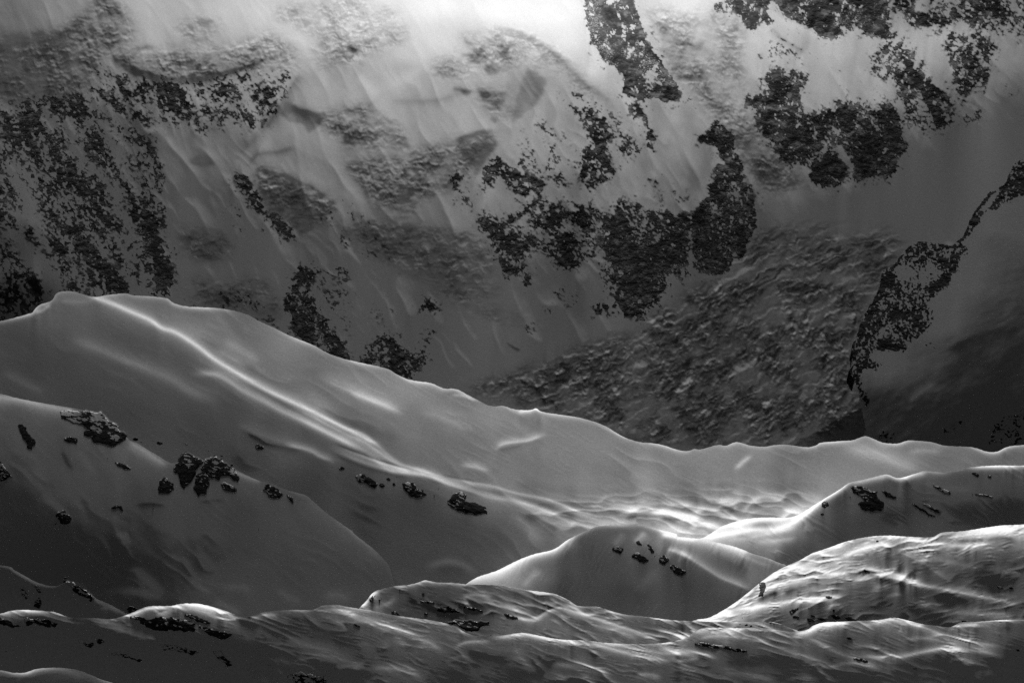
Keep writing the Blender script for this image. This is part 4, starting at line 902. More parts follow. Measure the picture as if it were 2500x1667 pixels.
st5 = [(c('I', (620, 1010), (720, 960), (820, 930), (930, 910), (1030, 880), (1150, 870), (1280, 880)), 80, 6, 8, .2), (c('I', (500, 1110), (650, 1080), (780, 1060), (900, 1040), (1020, 1030), (1150, 1030)), 92, 7, 9, .2), (c('I', (640, 1050), (740, 1000), (800, 995)), -80, 6, 8, .25), (c('I', (820, 1000), (870, 975), (920, 970)), -69, 5, 8, .25),
       (c('I', (760, 880), (900, 830), (1050, 790), (1200, 780)), 69, 7, 10, .2), (c('I', (1000, 790), (1080, 775), (1160, 790)), -57, 4, 10, .25), (c('I', (1180, 770), (1300, 720), (1420, 690), (1520, 690)), 80, 8, 8, .2), (c('I', (1250, 850), (1330, 840), (1420, 850), (1550, 880), (1700, 940), (1850, 970), (2000, 1000), (2200, 1040), (2352, 1070)), 80, 7, 6, .12),
       (c('I', (1280, 865), (1340, 850), (1420, 865)), -92, 2, 9, .2), (c('I', (1240, 915), (1300, 912), (1360, 900), (1420, 882), (1500, 892), (1600, 920), (1720, 965)), 75, 10, 3, .15), (c('I', (1400, 900), (1500, 915), (1620, 950)), -41, 3, 20, .2), (c('I', (1520, 700), (1620, 760), (1720, 810), (1820, 880), (1900, 930)), 32, 14, 3, .2),
       (c('I', (1540, 660), (1650, 675), (1760, 670), (1900, 690), (2050, 690), (2200, 660)), 64, 7, 8, .2), (c('I', (1560, 720), (1700, 740), (1850, 790), (2050, 830), (2300, 850)), 29, 10, 8, .2), (c('I', (1850, 640), (2000, 620), (2150, 600), (2352, 580)), 52, 10, 10, .15), (c('I', (1900, 660), (2050, 660), (2140, 640)), -46, 5, 6, .25), (c('I', (2080, 670), (2200, 640), (2320, 660)), -57, 5, 12, .25),
       (c('I', (1450, 1030), (1520, 1000), (1600, 1010)), 39, 4, 6, .3), (c('I', (1370, 970), (1450, 945), (1530, 950)), 46, 6, 9, .3), (c('I', (1600, 1010), (1750, 1080), (1900, 1110), (2100, 1130), (2352, 1150)), 52, 12, 8, .2), (c('I', (1750, 1000), (1900, 1030), (2050, 1060)), -29, 10, 16, .25), (c('I', (1780, 960), (1900, 950), (2100, 990), (2352, 1020)), 41, 6, 8, .2),
       (c('I', (1080, 1060), (1150, 1020), (1200, 1010)), 57, 6, 12, .3), (c('I', (1090, 1110), (1130, 1070), (1200, 1060)), 52, 5, 8, .3), (c('I', (260, 1165), (400, 1140), (520, 1085), (620, 1010)), 46, 5, 10, .15), (c('I', (640, 965), (700, 915), (800, 850), (950, 785)), 80, 3, 7, .15)]
H5 = hill('snow_hill', M_NEAR, crest5, base5, st5, 1750, (2100, 1500), 1260, 1640, dim=1.0, gam=1.38, rim=(110, 5, 7), u0=1600, rows=210,
          tex=((40, -16, 2.5, .22, 92, False),), streaks=((24, -14, 3.0, .46, 421), (10, -12, 4.0, .34, 422), (6, -12, 6.0, .22, 423)), lam=.09)

# ---- low mound in the centre foreground
crest6 = c('H', (-300, 1500), (100, 1220), (200, 1092), (240, 1050), (290, 990), (340, 970), (420, 950), (520, 940), (580, 925), (620, 912), (700, 925), (800, 928), (880, 937), (1000, 940), (1150, 950), (1260, 972), (1400, 990), (1460, 1002), (1540, 1040), (1600, 1075), (1720, 1080), (1800, 1105), (1900, 1130), (2000, 1140), (2150, 1160), (2250, 1170)) + \
    c('I', (0, 1158), (100, 1165), (240, 1172), (360, 1176), (480, 1178), (620, 1178), (760, 1180), (900, 1230), (1100, 1300), (1500, 1500))
base6 = c('H', (230, 1070, 135), (250, 1090, 105), (400, 1000, 90), (600, 960, 100), (800, 960, 95), (600, 1050, 70), (800, 1100, 60), (500, 1100, 72), (1000, 980, 100), (1000, 1050, 112), (1150, 1080, 112), (1250, 1120, 138), (1000, 1130, 62), (1200, 1000, 92), (1400, 1040, 92), (1400, 1140, 130), (1600, 1140, 138), (1700, 1110, 82), (1800, 1200, 150), (1700, 1240, 112),
          (1500, 1200, 112), (1300, 1180, 112), (1100, 1180, 128), (1900, 1180, 100), (2000, 1190, 92), (2100, 1250, 128), (2200, 1220, 92), (2300, 1240, 140), (1000, 1220, 90), (700, 1000, 78), (300, 1040, 95)) + c('I', (100, 1200, 92), (200, 1230, 110), (400, 1190, 112), (600, 1200, 130), (800, 1220, 110))
st6 = [(c('H', (220, 1085), (290, 1000), (340, 985)), 90, 3, 6, .2), (c('H', (260, 1100), (380, 1060), (450, 1000)), 39, 6, 8, .3), (c('H', (850, 1015), (950, 1005), (1060, 1020)), 51, 8, 4, .25), (c('H', (1150, 1140), (1310, 1160), (1400, 1110), (1480, 1090), (1560, 1110), (1700, 1150), (1850, 1200), (2000, 1250), (2160, 1310)), 75, 5, 7, .12), (c('H', (950, 1000), (1150, 1080), (1300, 1130)), 60, 12, 8, .25),
       (c('H', (1500, 1060), (1580, 1090), (1650, 1130), (1760, 1110)), 60, 5, 4, .2), (c('H', (1330, 1140), (1420, 1090), (1500, 1075)), -51, 6, 2, .2), (c('H', (2200, 1260), (2290, 1270), (2352, 1240)), 60, 6, 8, .2), (c('I', (0, 1240), (80, 1250), (160, 1270), (220, 1280)), 60, 7, 5, .2), (c('H', (1650, 1190), (1800, 1220), (2000, 1290)), 36, 6, 6, .2)]
H6 = hill('snow_mound', M_NEAR, crest6, base6, st6, 1560, (1300, 1540), 1400, 1640, dim=.95, gam=1.25, rim=(105, 5, 6), u0=640, u1=2160, rows=140, tex=((30, 22, 3.0, .12, 95, False),), streaks=((24, 20, 4.0, .55, 431), (11, 18, 5.0, .32, 432), (6, 18, 7.0, .22, 433)))

# ---- front snow field
crest7 = c('G', (-700, 1100), (-200, 1160), (0, 1125), (60, 1108), (130, 1100), (250, 1105), (350, 1115), (420, 1140), (500, 1152), (600, 1152), (700, 1160), (770, 1145), (850, 1115), (920, 1085), (980, 1075), (1090, 1075), (1150, 1062), (1250, 1060), (1320, 1072), (1420, 1100), (1500, 1130), (1560, 1150), (1600, 1140), (1680, 1115), (1740, 1108), (1860, 1100), (1990, 1100), (2050, 1075)) + \
    c('H', (0, 1070), (60, 1068), (150, 1085), (280, 1105), (400, 1130), (530, 1150), (650, 1165), (750, 1185), (820, 1205), (870, 1240), (940, 1264), (1000, 1265), (1100, 1265), (1200, 1250), (1270, 1248), (1350, 1265), (1480, 1288), (1650, 1296), (1800, 1312), (2000, 1318), (2150, 1310), (2250, 1290), (2300, 1275)) + \
    c('I', (230, 1252), (260, 1235), (300, 1217), (340, 1212), (450, 1215), (560, 1215), (700, 1217), (820, 1235), (870, 1240), (960, 1230), (1010, 1200), (1080, 1180), (1200, 1175), (1300, 1170), (1420, 1165), (1520, 1150), (1600, 1165), (1700, 1190), (1780, 1200), (1880, 1210), (1950, 1180), (2060, 1175), (2200, 1165), (2352, 1162), (2700, 1150), (3100, 1180))
base7 = c('G', (-200, 1350, 28), (100, 1130, 80), (300, 1300, 30), (100, 1400, 28), (600, 1400, 30), (900, 1400, 32), (500, 1200, 60), (700, 1220, 66), (1000, 1120, 90), (1300, 1130, 96), (1600, 1250, 80), (1500, 1350, 45), (1800, 1200, 76), (1900, 1300, 66), (2000, 1200, 62), (1900, 1400, 70), (2200, 1300, 60), (2100, 1500, 55), (1500, 1500, 42), (1200, 1450, 35), (300, 1180, 42), (1000, 1270, 48), (600, 1560, 30), (900, 1250, 58)) + \
    c('H', (0, 1150, 100), (200, 1200, 110), (400, 1250, 112), (600, 1300, 106), (300, 1350, 76), (100, 1300, 60), (500, 1400, 80), (700, 1450, 72), (200, 1450, 66), (500, 1480, 90), (900, 1400, 80), (1000, 1350, 95), (1200, 1300, 110), (1500, 1320, 118), (1700, 1400, 95), (1400, 1450, 66), (2000, 1400, 122), (1800, 1470, 90), (2200, 1450, 62), (2000, 1520, 76), (1200, 1520, 56), (800, 1540, 52), (2250, 1340, 130), (750, 1240, 105), (1900, 1340, 100), (850, 1290, 95)) + \
    c('I', (100, 1340, 140), (100, 1450, 80), (300, 1250, 150), (500, 1260, 145), (700, 1280, 135), (300, 1330, 50), (600, 1350, 62), (900, 1300, 110), (900, 1400, 72), (1100, 1450, 76), (600, 1450, 50), (1100, 1215, 170), (1300, 1205, 145), (1200, 1300, 55), (1500, 1200, 148), (1600, 1250, 118), (1500, 1330, 62), (1400, 1370, 118), (1800, 1300, 110), (1900, 1250, 118), (2100, 1220, 110),
      (2300, 1250, 72), (2100, 1350, 90), (2300, 1400, 52), (1700, 1400, 62), (1900, 1450, 62), (1600, 1500, 62), (2200, 1500, 40), (1300, 1520, 46), (800, 1520, 56), (500, 1540, 76), (2700, 1350, 50), (1250, 1250, 80), (1400, 1310, 70))
st7 = [(c('G', (-50, 1125), (150, 1110), (300, 1115), (480, 1160)), 60, 4, 10, .15), (c('G', (760, 1155), (850, 1125), (950, 1090), (1100, 1085)), 120, 4, 8, .2), (c('G', (960, 1140), (1060, 1110), (1120, 1080), (1200, 1068), (1300, 1080), (1420, 1115), (1550, 1165)), 105, 5, 10, .15), (c('G', (1150, 1085), (1280, 1110), (1420, 1160), (1540, 1220)), 54, 10, 8, .2), (c('G', (1000, 1110), (1080, 1100), (1120, 1080)), -60, 4, 6, .2),
       (c('G', (570, 1160), (700, 1200), (820, 1240), (930, 1275), (1060, 1280)), 39, 14, 6, .2), (c('G', (1580, 1160), (1700, 1130), (1800, 1140)), 60, 5, 7, .25), (c('G', (2000, 1110), (2150, 1100), (2300, 1140)), 60, 5, 8, .2), (c('H', (0, 1090), (200, 1140), (400, 1210), (550, 1270), (700, 1340), (780, 1370)), 48, 12, 8, .15), (c('H', (80, 1120), (300, 1190), (500, 1230), (620, 1260)), 36, 6, 8, .2),
       (c('G', (1750, 1270), (1900, 1310), (2100, 1360), (2300, 1420)), 39, 14, 8, .3), (c('G', (1930, 1400), (2000, 1380), (2150, 1410), (2300, 1450)) + c('H', (80, 1460), (150, 1470)), 39, 6, 10, .2), (c('H', (800, 1345), (870, 1310), (950, 1300), (1050, 1300)), 60, 4, 6, .2), (c('H', (850, 1360), (1000, 1390), (1200, 1430)), -30, 10, 10, .3),
       (c('H', (1000, 1275), (1120, 1272), (1250, 1256), (1380, 1280), (1520, 1300), (1700, 1320), (1850, 1360), (2050, 1400), (2250, 1440)), 75, 5, 8, .12), (c('H', (1180, 1310), (1230, 1400), (1330, 1500)), 30, 10, 10, .3), (c('H', (1400, 1440), (1600, 1450), (1750, 1480), (1850, 1500)), 54, 6, 10, .25), (c('H', (1330, 1400), (1500, 1470), (1700, 1560)), -27, 12, 14, .3), (c('H', (1650, 1290), (1900, 1330), (2100, 1370), (2352, 1400)) + c('I', (150, 1440), (300, 1480)), 60, 6, 8, .15),
       (c('H', (250, 1470), (450, 1470), (550, 1500), (620, 1560)), 54, 8, 8, .25), (c('H', (0, 1500), (150, 1520), (300, 1560)), -21, 8, 12, .3), (c('H', (1950, 1520), (2050, 1510), (2150, 1540)), 60, 6, 10, .3), (c('I', (0, 1340), (150, 1370), (300, 1380), (420, 1420)), 75, 8, 6, .2), (c('I', (230, 1265), (300, 1225), (420, 1225), (600, 1225)), 75, 4, 12, .2), (c('I', (240, 1300), (350, 1270), (500, 1270), (650, 1290), (750, 1320)), 45, 6, 5, .2),
       (c('I', (870, 1250), (970, 1240), (1030, 1205), (1120, 1188), (1250, 1185)), 105, 4, 10, .15), (c('I', (1260, 1195), (1400, 1185), (1520, 1160), (1640, 1190), (1760, 1230), (1880, 1280), (2050, 1310), (2250, 1340)), 66, 5, 8, .15), (c('I', (960, 1260), (1060, 1320), (1160, 1370), (1300, 1420), (1450, 1470)), 51, 8, 6, .2), (c('I', (700, 1330), (850, 1370), (1000, 1410), (1100, 1460), (1250, 1440), (1400, 1470), (1550, 1500)), 51, 6, 5, .2),
       (c('I', (1280, 1370), (1420, 1400), (1560, 1400), (1700, 1370), (1850, 1350), (2050, 1360), (2250, 1400)), 90, 9, 6, .2), (c('I', (1550, 1290), (1700, 1280), (1850, 1300), (2000, 1330)), 39, 6, 6, .25), (c('I', (1860, 1220), (1960, 1195), (2080, 1190)), 69, 4, 8, .2), (c('I', (400, 1520), (500, 1500), (650, 1520), (800, 1560)), 60, 6, 8, .25), (c('I', (800, 1540), (950, 1530), (1080, 1540)), 45, 5, 6, .3),
       (c('I', (1850, 1430), (1950, 1410), (2060, 1440)), 33, 5, 8, .3), (c('I', (380, 1480), (600, 1470), (780, 1500)), 24, 6, 6, .3)]
H7 = hill('snow_field', M_NEAR, crest7, base7, st7, 1230, (1250, 1660), 1440, 1730, dim=.94, gam=1.25, rim=(100, 5, 6), rows=190,
          tex=((34, 18, 3.0, .12, 97, False),), streaks=((30, 16, 4.0, .55, 441), (13, 15, 5.0, .34, 442), (6.5, 15, 7.0, .24, 443)))

# ---- drift in the near left corner
crest9 = c('G', (-700, 1540), (-200, 1470), (0, 1485), (80, 1500), (160, 1500), (220, 1480), (300, 1470), (400, 1470), (500, 1485), (580, 1515), (650, 1545), (740, 1575), (900, 1660), (1100, 1800))
H9 = hill('snow_drift', M_NEAR, crest9, c('G', (-200, 1540, 34), (100, 1550, 40), (350, 1520, 48), (500, 1550, 44), (300, 1600, 40)), [(c('G', (150, 1510), (280, 1482), (420, 1485), (560, 1530)), 16, 4, 8, .2), (c('G', (90, 1568), (150, 1520), (230, 1490)), 14, 8, 5, .3)],
          950, (200, 1690), 1600, 1760, rim=(120, 4, 7), u1=560, rows=90, tex=((18, 20, 3.0, .1, 103, False),))

# ---- valley floor under everything
raw = [(-9000, -2000, -900), (9000, -2000, -900), (14000, 16000, -2600), (-14000, 16000, -2600)]
M_GROUND = bpy.data.materials.new('low_bounce_valley_ground'); M_GROUND.use_nodes = True      # unseen floor, coloured dark so it throws no light onto the slopes
gt = M_GROUND.node_tree; gb = gt.nodes['Principled BSDF']; gb.inputs['Roughness'].default_value = 1.0; gb.inputs['Specular IOR Level'].default_value = 0.0
gm = math_node(gt, 'ADD', 0.02, math_node(gt, 'MULTIPLY', noise_node(gt, 0.01, 5.0, 0.6, node(gt, 'ShaderNodeNewGeometry').outputs['Position']), 0.05))
gt.links.new(gm, gb.inputs['Base Color'])
structure(raw_object('ground', np.array(raw, float), np.array([[0, 1, 2, 3]]), M_GROUND, {}))
# ================================================================== ROCK OUTCROPS IN THE SNOW
OUT = []


def outcrop(r, label, poly, dens=.8, prot=.45, group='rock outcrops in the near snow', seed=[100], tilt=18):
    seed[0] += 7
    sd = seed[0]
    P = np.array([p[:2] for p in poly]); lo = P.min(0); hi = P.max(0)
    size = math.sqrt(max(1.0, (hi - lo).prod()))
    st = 1.25 if size < 90 else 1.6
    pad = 5 * st
    u = np.arange(lo[0] - pad, hi[0] + pad, st); v = np.arange(lo[1] - pad, hi[1] + pad, st)
    U, V = np.meshgrid(u, v)
    k = min(11.0, .17 * size + .8)
    m = in_poly(U + k * fbm(U, V, size * .24 + 3, sd, 4, .72), V + k * fbm(U, V, size * .24 + 3, sd + 1, 4, .72), [tuple(p) for p in P]).astype(np.float32)
    if m.sum() < 6:
        m = in_poly(U, V, [tuple(p) for p in P]).astype(np.float32)
    wide = blur(m, max(1, .10 * size / st)); near = blur(m, 1)
    h = np.clip((wide - .42) / .55, 0, 1) ** .55
    Y = r.depth(U, V)
    sm = size * PX * Y
    strat = fbm(U, V, size * .09 + 2, sd + 2, 4, .6, tilt, 3.0)
    c1, e1 = cells(U + 2 * strat, V, size * .20 + 3, sd, tilt, 1.8)
    c2, e2 = cells(U + strat, V, size * .09 + 2.2, sd + 5, tilt, 2.0)
    rel = .75 + .5 * (c1 - .5) + .28 * (c2 - .5) + .45 * strat
    off = np.where(near > .48,   .06 + .018 * prot * sm * h * np.clip(rel, .1, 2), -.35 - .01 * sm)
    Yr = Y - off
    led = fbm(U, V, size * .07 + 2.2, sd + 3, 3, .6, tilt, 2.6) * 1.2 + .5 * fbm(U, V, size * .25 + 4, sd + 9, 2, .5, tilt, 1.5) + .45 * (c2 - .5)
    led = led + .9 * fbm(U, V, 4.5, sd + 11, 2, .6, tilt, 2.2)
    rock_ = smooth(-.10, .16, (dens - .49 + .22 * np.clip((V - (lo[1] + hi[1]) / 2) / max(4.0, (hi[1] - lo[1]) / 2), -1, 1)) * 1.5 + led - .5 * (1 - np.clip(near * 1.2, 0, 1)))
    rock_ = np.where(near < .66, 1.0, rock_)
    X = Yr * ray(U); Zz = Yr * tau(V)
    ny, nx = U.shape
    idx = np.arange(ny * nx).reshape(ny, nx)
    keep = (near[:-1, :-1] > .3) | (near[1:, :-1] > .3) | (near[1:, 1:] > .3) | (near[:-1, 1:] > .3)
    q = np.stack([idx[:-1, :-1], idx[1:, :-1], idx[1:, 1:], idx[:-1, 1:]], -1)[keep]
    co = np.stack([X, Yr, Zz], -1).reshape(-1, 3)
    # the buried back of the rock
    Yb = Y + sm * (.06 + .22 * h)
    cb = np.stack([Yb * ray(U), Yb, Yb * tau(V)], -1).reshape(-1, 3)
    ro = np.concatenate([rock_.ravel(), np.ones(ny * nx)])
    # side walls closing front and back
    cnt = {}
    for a, b, c_, d in q.tolist():
        for e in ((a, b), (b, c_), (c_, d), (d, a)):
            if (e[1], e[0]) in cnt:
                cnt[(e[1], e[0])] = 0
            else:
                cnt[e] = 1
    n = ny * nx
    walls = [(e[1], e[0], e[0] + n, e[1] + n) for e, f in cnt.items() if f]
    Q = np.concatenate([q, q[:, ::-1] + n, np.array(walls, int).reshape(-1, 4)])
    co = np.concatenate([co, cb])
    used = np.zeros(2 * n, bool); used[Q.ravel()] = True
    mp = np.cumsum(used) - 1
    o = raw_object('rock_outcrop', co[used], mp[Q], M_ROCK, dict(rock=ro[used], ice=np.zeros(int(used.sum()))))
    OUT.append((r, P, group))
    return tag(o, label, 'rock', group)


GL = 'rocks on the left snow ridge'
for lab, k, pts, dn in [
    ('broad snow-speckled outcrop just under the left ridge crest', 'D', [(380, 1180), (430, 1172), (520, 1185), (640, 1195), (700, 1240), (760, 1290), (805, 1340), (800, 1375), (740, 1400), (690, 1410), (640, 1390), (580, 1380), (590, 1350), (520, 1330), (560, 1290), (470, 1260), (390, 1230)], .62),
    ('thin dark rib of rock left of the speckled outcrop', 'D', [(110, 1270), (150, 1265), (190, 1340), (230, 1370), (210, 1430), (190, 1430), (150, 1360)], .78),
    ('two small rock lumps below the speckled outcrop', 'D', [(400, 1360), (440, 1345), (500, 1360), (490, 1390), (460, 1390), (430, 1385)], .85),
    ('tall black crag, left half of the big rock pair on the left slope', 'G', [(1110, 215), (1115, 170), (1150, 150), (1160, 100), (1200, 95), (1240, 125), (1295, 155), (1260, 200), (1250, 240), (1200, 300), (1180, 322), (1140, 280), (1130, 230)], .84),
    ('layered crag, right half of the big rock pair on the ridge line', 'G', [(1280, 190), (1320, 140), (1370, 118), (1420, 140), (1450, 180), (1500, 200), (1530, 260), (1515, 290), (1470, 250), (1420, 240), (1390, 272), (1340, 260), (1290, 220)], .72),
    ('dark wedge of rock directly below the layered crag', 'G', [(1250, 235), (1300, 215), (1340, 260), (1335, 310), (1310, 360), (1260, 372), (1230, 320)], .86),
    ('snow-dusted patch of rock right of the dark wedge', 'G', [(1400, 290), (1440, 285), (1515, 330), (1500, 350), (1430, 340)], .52),
    ('detached rock with snowy top left of the tall black crag', 'G', [(1015, 280), (1050, 252), (1100, 290), (1112, 325), (1080, 360), (1010, 358)], .76),
    ('flat layered rock on the ridge right of the crag pair', 'G', [(1680, 310), (1720, 300), (1780, 330), (1815, 370), (1760, 392), (1710, 375), (1675, 335)], .74),
    ('sprinkle of stones trailing along the ridge line below the layered rock', 'G', [(1820, 355), (1870, 385), (1875, 425), (1840, 395)], .55),
    ('solid dark boulder rock low on the left slope', 'G', [(355, 490), (400, 460), (440, 490), (460, 512), (452, 550), (400, 558), (370, 530)], .76),
    ('arched rock with a snow hollow in the middle of the left slope', 'G', [(700, 450), (740, 425), (780, 440), (785, 475), (762, 452), (730, 458)], .9),
    ('rock cut by the left edge of the view under the thin rib', 'G', [(-60, 130), (0, 150), (40, 200), (75, 250), (10, 282), (-60, 290)], .6),
    ('speckled strip of rock right of the slope shoulder', 'G', [(700, 140), (740, 155), (820, 180), (840, 205), (790, 205)], .62),
]:
    outcrop(H2, lab, c(k, *pts), dn + .05, .12, GL)
GB = 'rocks under the bright spur of the snow dome'
for lab, pts, dn in [
    ('ragged line of small rocks, first of the three rock groups under the bright spur', [(180, 250), (215, 228), (270, 260), (325, 290), (305, 332), (240, 292), (200, 296)], .78),
    ('pair of stones right of the ragged rock line under the spur', [(322, 300), (345, 290), (375, 308), (342, 320)], .8),
    ('rounded layered rock in the middle under the bright spur', [(465, 290), (520, 280), (575, 315), (638, 362), (615, 372), (575, 398), (525, 375), (490, 342)], .78),
    ('long black ledge rock, last and largest under the bright spur', [(760, 400), (805, 350), (860, 350), (890, 370), (880, 410), (960, 425), (1010, 440), (1022, 485), (940, 490), (850, 480), (800, 452), (765, 425)], .82),
    ('small rock at the upper end of the row under the spur', [(68, 195), (90, 185), (115, 198), (80, 212)], .85),
    ('twin dark stones between the ragged line and the rounded rock', [(368, 262), (390, 258), (405, 272), (385, 278)], .9),
    ('little square stone above the rounded rock', [(410, 290), (430, 288), (436, 306), (418, 312)], .9),
]:
    outcrop(H1, lab, c('H', *pts), dn, .42, GB)
outcrop(H1, 'low dark ledge on the shaded flank above the crag pair', c('G', (1625, 55), (1640, 40), (1685, 62), (1680, 78), (1640, 75)), .7, .4, GB)
GM = 'rocks on the round middle hill'
for lab, pts, dn in [
    ('speckled rock farthest left on the round middle hill', [(1815, 700), (1850, 690), (1892, 710), (1870, 742), (1820, 722)], .66),
    ('largest dark rock on the round middle hill', [(1930, 750), (1980, 733), (2030, 760), (2047, 795), (2010, 802), (1960, 772)], .86),
    ('small upright rock above the largest rock of the middle hill', [(1963, 662), (1990, 658), (2008, 692), (1975, 682)], .84),
    ('narrow slanting rock strip near the middle hill top', [(2035, 668), (2060, 690), (2092, 735), (2070, 742), (2045, 700)], .7),
    ('blocky rock on the right flank of the round middle hill', [(2110, 765), (2150, 748), (2182, 780), (2150, 812), (2115, 800)], .78),
    ('lowest broken rock at the right flank of the round middle hill', [(2180, 830), (2210, 808), (2240, 830), (2292, 855), (2270, 882), (2230, 882)], .72)]:
    outcrop(H3, lab, c('H', *pts), dn, .2, GM)
GR = 'rocks on the ridge at the right'
for lab, pts, dn in [
    ('big hollow-shaped dark rock under the right ridge crest', [(1240, 320), (1270, 308), (1330, 320), (1380, 345), (1420, 338), (1415, 380), (1455, 410), (1468, 462), (1400, 477), (1320, 458), (1285, 420), (1300, 403), (1340, 420), (1320, 372), (1260, 348)], .86),
    ('slanted rock blade right of the big hollow-shaped rock', [(1433, 333), (1470, 343), (1537, 380), (1530, 394), (1480, 377)], .84),
    ('long diagonal rock streak on the shaded right ridge face', [(1610, 403), (1680, 438), (1740, 473), (1792, 507), (1760, 508), (1690, 468)], .84),
    ('thin speckled band of rock above the diagonal streak', [(1700, 420), (1740, 425), (1830, 480), (1800, 485)], .45),
    ('small rock standing out on the descending left edge of the right ridge', [(1058, 420), (1085, 403), (1112, 430), (1080, 452), (1058, 442)], .84),
    ('tiny flat rock below the one on the ridge edge', [(1045, 488), (1070, 482), (1085, 492), (1060, 497)], .85),
    ('dark scoop of rock under the crest near the right border', [(2012, 223), (2040, 222), (2072, 243), (2050, 253)], .86),
    ('small pointed rock beside the dark scoop near the right border', [(2110, 252), (2145, 233), (2145, 262)], .8),
    ('row of stones in the snow on the far right of the ridge', [(1990, 358), (2060, 358), (2160, 374), (2150, 386), (2060, 372)], .58),
    ('speckled scatter of stones mid-way along the right ridge', [(1740, 295), (1850, 335), (1895, 352), (1880, 365), (1800, 330)], .5)]:
    outcrop(H4, lab, c('I', *pts), dn, .15, GR)
GF = 'rocks of the front snow field'
for lab, k, pts, dn in [
    ('largest black rock band in the front field, under the wavy crest', 'G', [(820, 1140), (880, 1135), (930, 1160), (1040, 1140), (1100, 1150), (1180, 1162), (1245, 1185), (1252, 1230), (1190, 1242), (1090, 1237), (1000, 1230), (930, 1212), (890, 1180)], .82),
    ('thin slanting rock strip above the largest band', 'G', [(1170, 1120), (1220, 1128), (1290, 1153), (1347, 1183), (1320, 1197), (1240, 1165), (1190, 1142)], .8),
    ('jagged rock at the right end of the largest band', 'G', [(1260, 1200), (1330, 1208), (1400, 1233), (1492, 1248), (1462, 1290), (1390, 1282), (1320, 1252)], .78),
    ('slanting dark rock touching the left border of the front field', 'G', [(-60, 1130), (0, 1140), (40, 1160), (130, 1202), (90, 1222), (30, 1202), (-60, 1180)], .78),
    ('broken dark rock second from the left border of the front field', 'G', [(145, 1150), (190, 1155), (280, 1158), (372, 1185), (350, 1212), (290, 1212), (220, 1187), (170, 1206)], .66),
    ('cluster of small stones below the broken dark rock', 'G', [(525, 1308), (560, 1315), (600, 1305), (595, 1330), (575, 1347), (540, 1325)], .66),
    ('single rock with a light top beside the small stone cluster', 'G', [(613, 1290), (640, 1280), (668, 1300), (640, 1322), (618, 1312)], .78),
    ('long thin trail of rock in the dark lower left', 'G', [(700, 1370), (780, 1382), (860, 1405), (945, 1437), (900, 1432), (800, 1402), (730, 1388)], .62),
    ('loose field of stones below the jagged rock', 'G', [(1030, 1320), (1120, 1325), (1200, 1350), (1290, 1375), (1220, 1392), (1130, 1362), (1040, 1355)], .46),
    ('pale speckled stones right of the loose stone field', 'G', [(1350, 1360), (1420, 1365), (1440, 1410), (1490, 1455), (1440, 1460), (1380, 1400)], .4),
    ('speckled rock patch on the bottom border', 'G', [(1830, 1520), (1920, 1495), (2050, 1525), (2085, 1540), (2060, 1600), (1900, 1600)], .48),
    ('small rock under the crest left of the centre mound', 'H', [(155, 1188), (180, 1185), (215, 1205), (190, 1215)], .84),
    ('speckled rock on the saddle between the front crest and the centre mound', 'H', [(760, 1180), (800, 1170), (850, 1168), (1030, 1172), (1010, 1195), (950, 1230), (890, 1235), (840, 1200)], .76),
    ('long low band of slabs in the right half of the front field', 'I', [(240, 1312), (300, 1308), (400, 1325), (500, 1338), (560, 1348), (600, 1372), (560, 1377), (480, 1357), (380, 1348), (300, 1340)], .64),
    ('flat dark slab by itself in the right front hollow', 'I', [(1213, 1275), (1240, 1270), (1262, 1288), (1235, 1294)], .84),
    ('small speckled rock low in the right front hollow', 'I', [(1248, 1405), (1300, 1402), (1362, 1422), (1350, 1436), (1290, 1422)], .64),
    ('dark stone near the right border of the front field', 'I', [(2298, 1350), (2320, 1348), (2330, 1365), (2305, 1368)], .88),
    ('small pair of stones at the bottom right of the front field', 'I', [(1636, 1468), (1670, 1468), (1672, 1480), (1645, 1480)], .72)]:
    outcrop(H7, lab, c(k, *pts), dn + .06, .10, GF)
GC = 'rocks of the low centre mound'
for lab, pts, dn in [
    ('largest dark rock on the low centre mound', [(678, 1088), (720, 1085), (770, 1073), (825, 1095), (855, 1117), (800, 1122), (720, 1117)], .84),
    ('long tapering rock strip on the low centre mound', [(818, 1063), (880, 1073), (1005, 1108), (990, 1117), (900, 1097)], .72),
    ('short rock dashes at the right end of the mound strip', [(1112, 1122), (1150, 1125), (1222, 1152), (1210, 1162), (1150, 1145)], .7),
    ('scattered stones in the middle of the low centre mound', [(588, 1040), (640, 1042), (695, 1050), (670, 1062), (610, 1058)], .55),
    ('stones along the steep left edge of the low centre mound', [(262, 1040), (290, 1000), (310, 1000), (285, 1045)], .5),
    ('single stone near the top of the low centre mound', [(598, 993), (612, 988), (626, 1000), (608, 1005)], .85),
    ('low stones on the left foot of the centre mound', [(400, 1105), (440, 1110), (468, 1138), (430, 1135)], .62),
    ('flat stone below the scattered stones of the centre mound', [(612, 1120), (630, 1115), (645, 1130), (625, 1135)], .85)]:
    outcrop(H6, lab, c('H', *pts), dn, .36, GC)
GE = 'rocks of the bright wind-carved hill'
